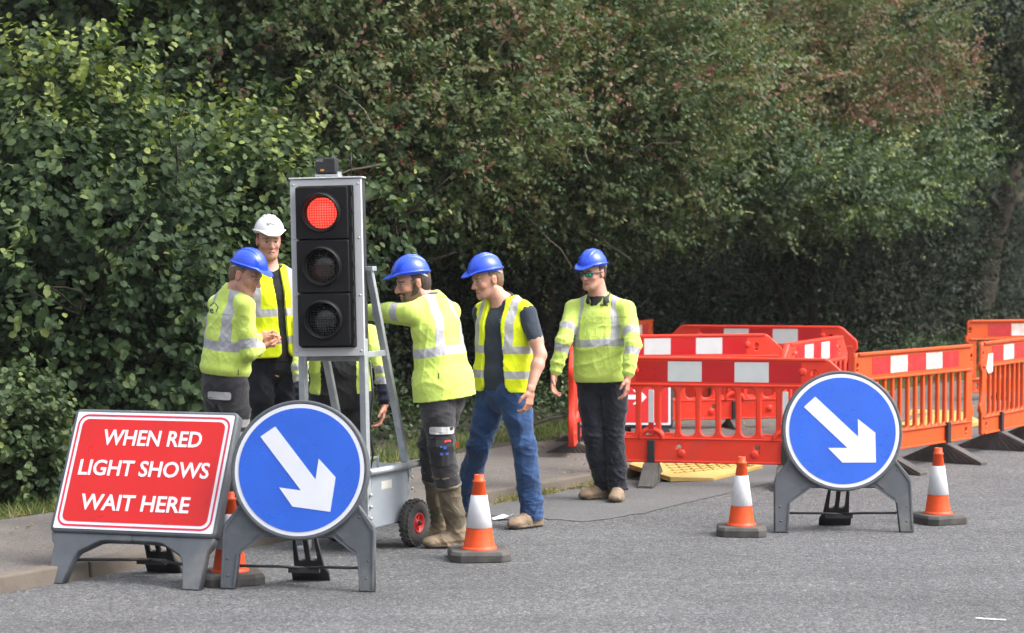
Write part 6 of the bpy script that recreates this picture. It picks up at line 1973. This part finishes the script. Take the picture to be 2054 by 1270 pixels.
a_['decal'](patch(0.006, 0.035, 0.002), pix(a_, 478, 746, YA - 0.1), a_['out']['shirt'], LOGO_DK, x, y, n, name='side_label')

# tall man in the white hard hat
YB = 14.33
b_ = person('tall man in white hard hat and yellow vest, hand in pocket', YB, 0.08, 550, dict(
    fwd=[0.42, -0.91], head=(539, 484, -0.02), headfwd=(0.30, -0.94, -0.12), neck=(541, 541), pelvis=(547, 725), girth=0.92, sw=0.185, hem=0.0, hat='white', hattilt=0.06,
    elR=(508, 645, 'f'), wrR=(532, 712, 'n', 0.25), hdR=(0.25, -0.1, -1), elL=(606, 640, 'n'), wrL=(606, 722, 'n'),
    knR=(528, 865, -0.05), anR=(530, 0.0, (0.3, -0.95)), knL=(572, 865, -0.02), anL=(575, 0.05, (0.5, -0.85)),
    top=BLACKCLOTH, topname='polo_shirt', sleeve='short', tapes=[], fold=0.006, seed=15, vest=dict(hem=0.03, gap=(0.060, -0.05, 0.024, 0.012), belts=(0.115, 0.30), brace=0.13, half=0.235),
    trousers=NAVYTR, trw=1.0, trend=0.0, hair=0.006, hairc=(0.22, 0.09, 0.035), hairname='ginger_hair', sideburn=-0.05, stubble=0.28, skin=(0.54, 0.30, 0.23)))
n = b_['hf'] * 0.9 + b_['hu'] * 0.2; n = unit(n); x = np.cross(UPV, n); x = unit(x)
hv = (b_['hatV'], HATQ)
p = b_['hc'] + b_['u2'] * 0.062 + b_['f2'] * 0.12
b_['decal'](text_mesh('amey', 0.034, 0.0006), p, hv, surf('grey_print', (0.18, 0.18, 0.19), 0.6), x, UPV, n, 0.002)
b_['decal'](chevron(0.030), p + x * 0.044 + UPV * 0.012, hv, surf('pale_grey_print', (0.40, 0.40, 0.40), 0.6), x, UPV, n, 0.002, name='logo')

# man behind the signal head
YC = 14.1
c_ = person('man in yellow and navy jacket whose head is hidden behind the traffic light', YC, 0.08, 690, dict(
    fwd=[0.10, -0.99], head=(668, 585, -0.14), headfwd=(-0.1, -0.90, -0.42), neck=(678, 645, -0.05), pelvis=(686, 800), girth=1.10, sw=0.205, hem=-0.05, hattilt=0.1,
    elR=(600, 735, 'n', 0.28), wrR=(606, 805, 'n', 0.24), elL=(766, 735, 'n', 0.28), wrL=(771, 812, 'n', 0.24), hdL=(-0.12, -0.15, -1.0), hdR=(0.1, -0.1, -1), curlL=0.5,
    knR=(660, 905, -0.12), anR=(655, 0.02, (0, -1)), knL=(715, 905, -0.12), anL=(720, 0.02, (0.2, -1)),
    top=LIME, topname='hi_vis_jacket', tapes=[('farm', 0.02), ('farm', 0.09)], tapew=0.05, fold=0.009, seed=18, cuff=NAVYJ, cufft=0.115, cuffhem=0.10, front=(0.0, 0.115, BLACKCLOTH),
    trousers=BLACKCLOTH, trw=1.0, hair=0.004, skin=(0.50, 0.26, 0.19)))

# ------------------------------------------------------------------ thin volume added round everything to lift the blacks, as lens glare does
m = MB(); m.box((15, 42.5, 6.5), (152, 117, 15.6))
hz_ = m.build('glare_veil', [], None)
hm = bpy.data.materials.new('glare_veil'); hm.use_nodes = True
hm.node_tree.nodes.clear()
vo = hm.node_tree.nodes.new('ShaderNodeVolumePrincipled'); ou = hm.node_tree.nodes.new('ShaderNodeOutputMaterial')
vo.inputs['Color'].default_value = (0.97, 0.98, 1.0, 1); vo.inputs['Density'].default_value = 0.0004; vo.inputs['Anisotropy'].default_value = 0.3
hm.node_tree.links.new(vo.outputs[0], ou.inputs['Volume'])
hz_.data.materials.append(hm)
kind(hz_, 'stuff'); tag(hz_, 'thin pale veil added to the air to lift the dark tones', 'glare_veil')
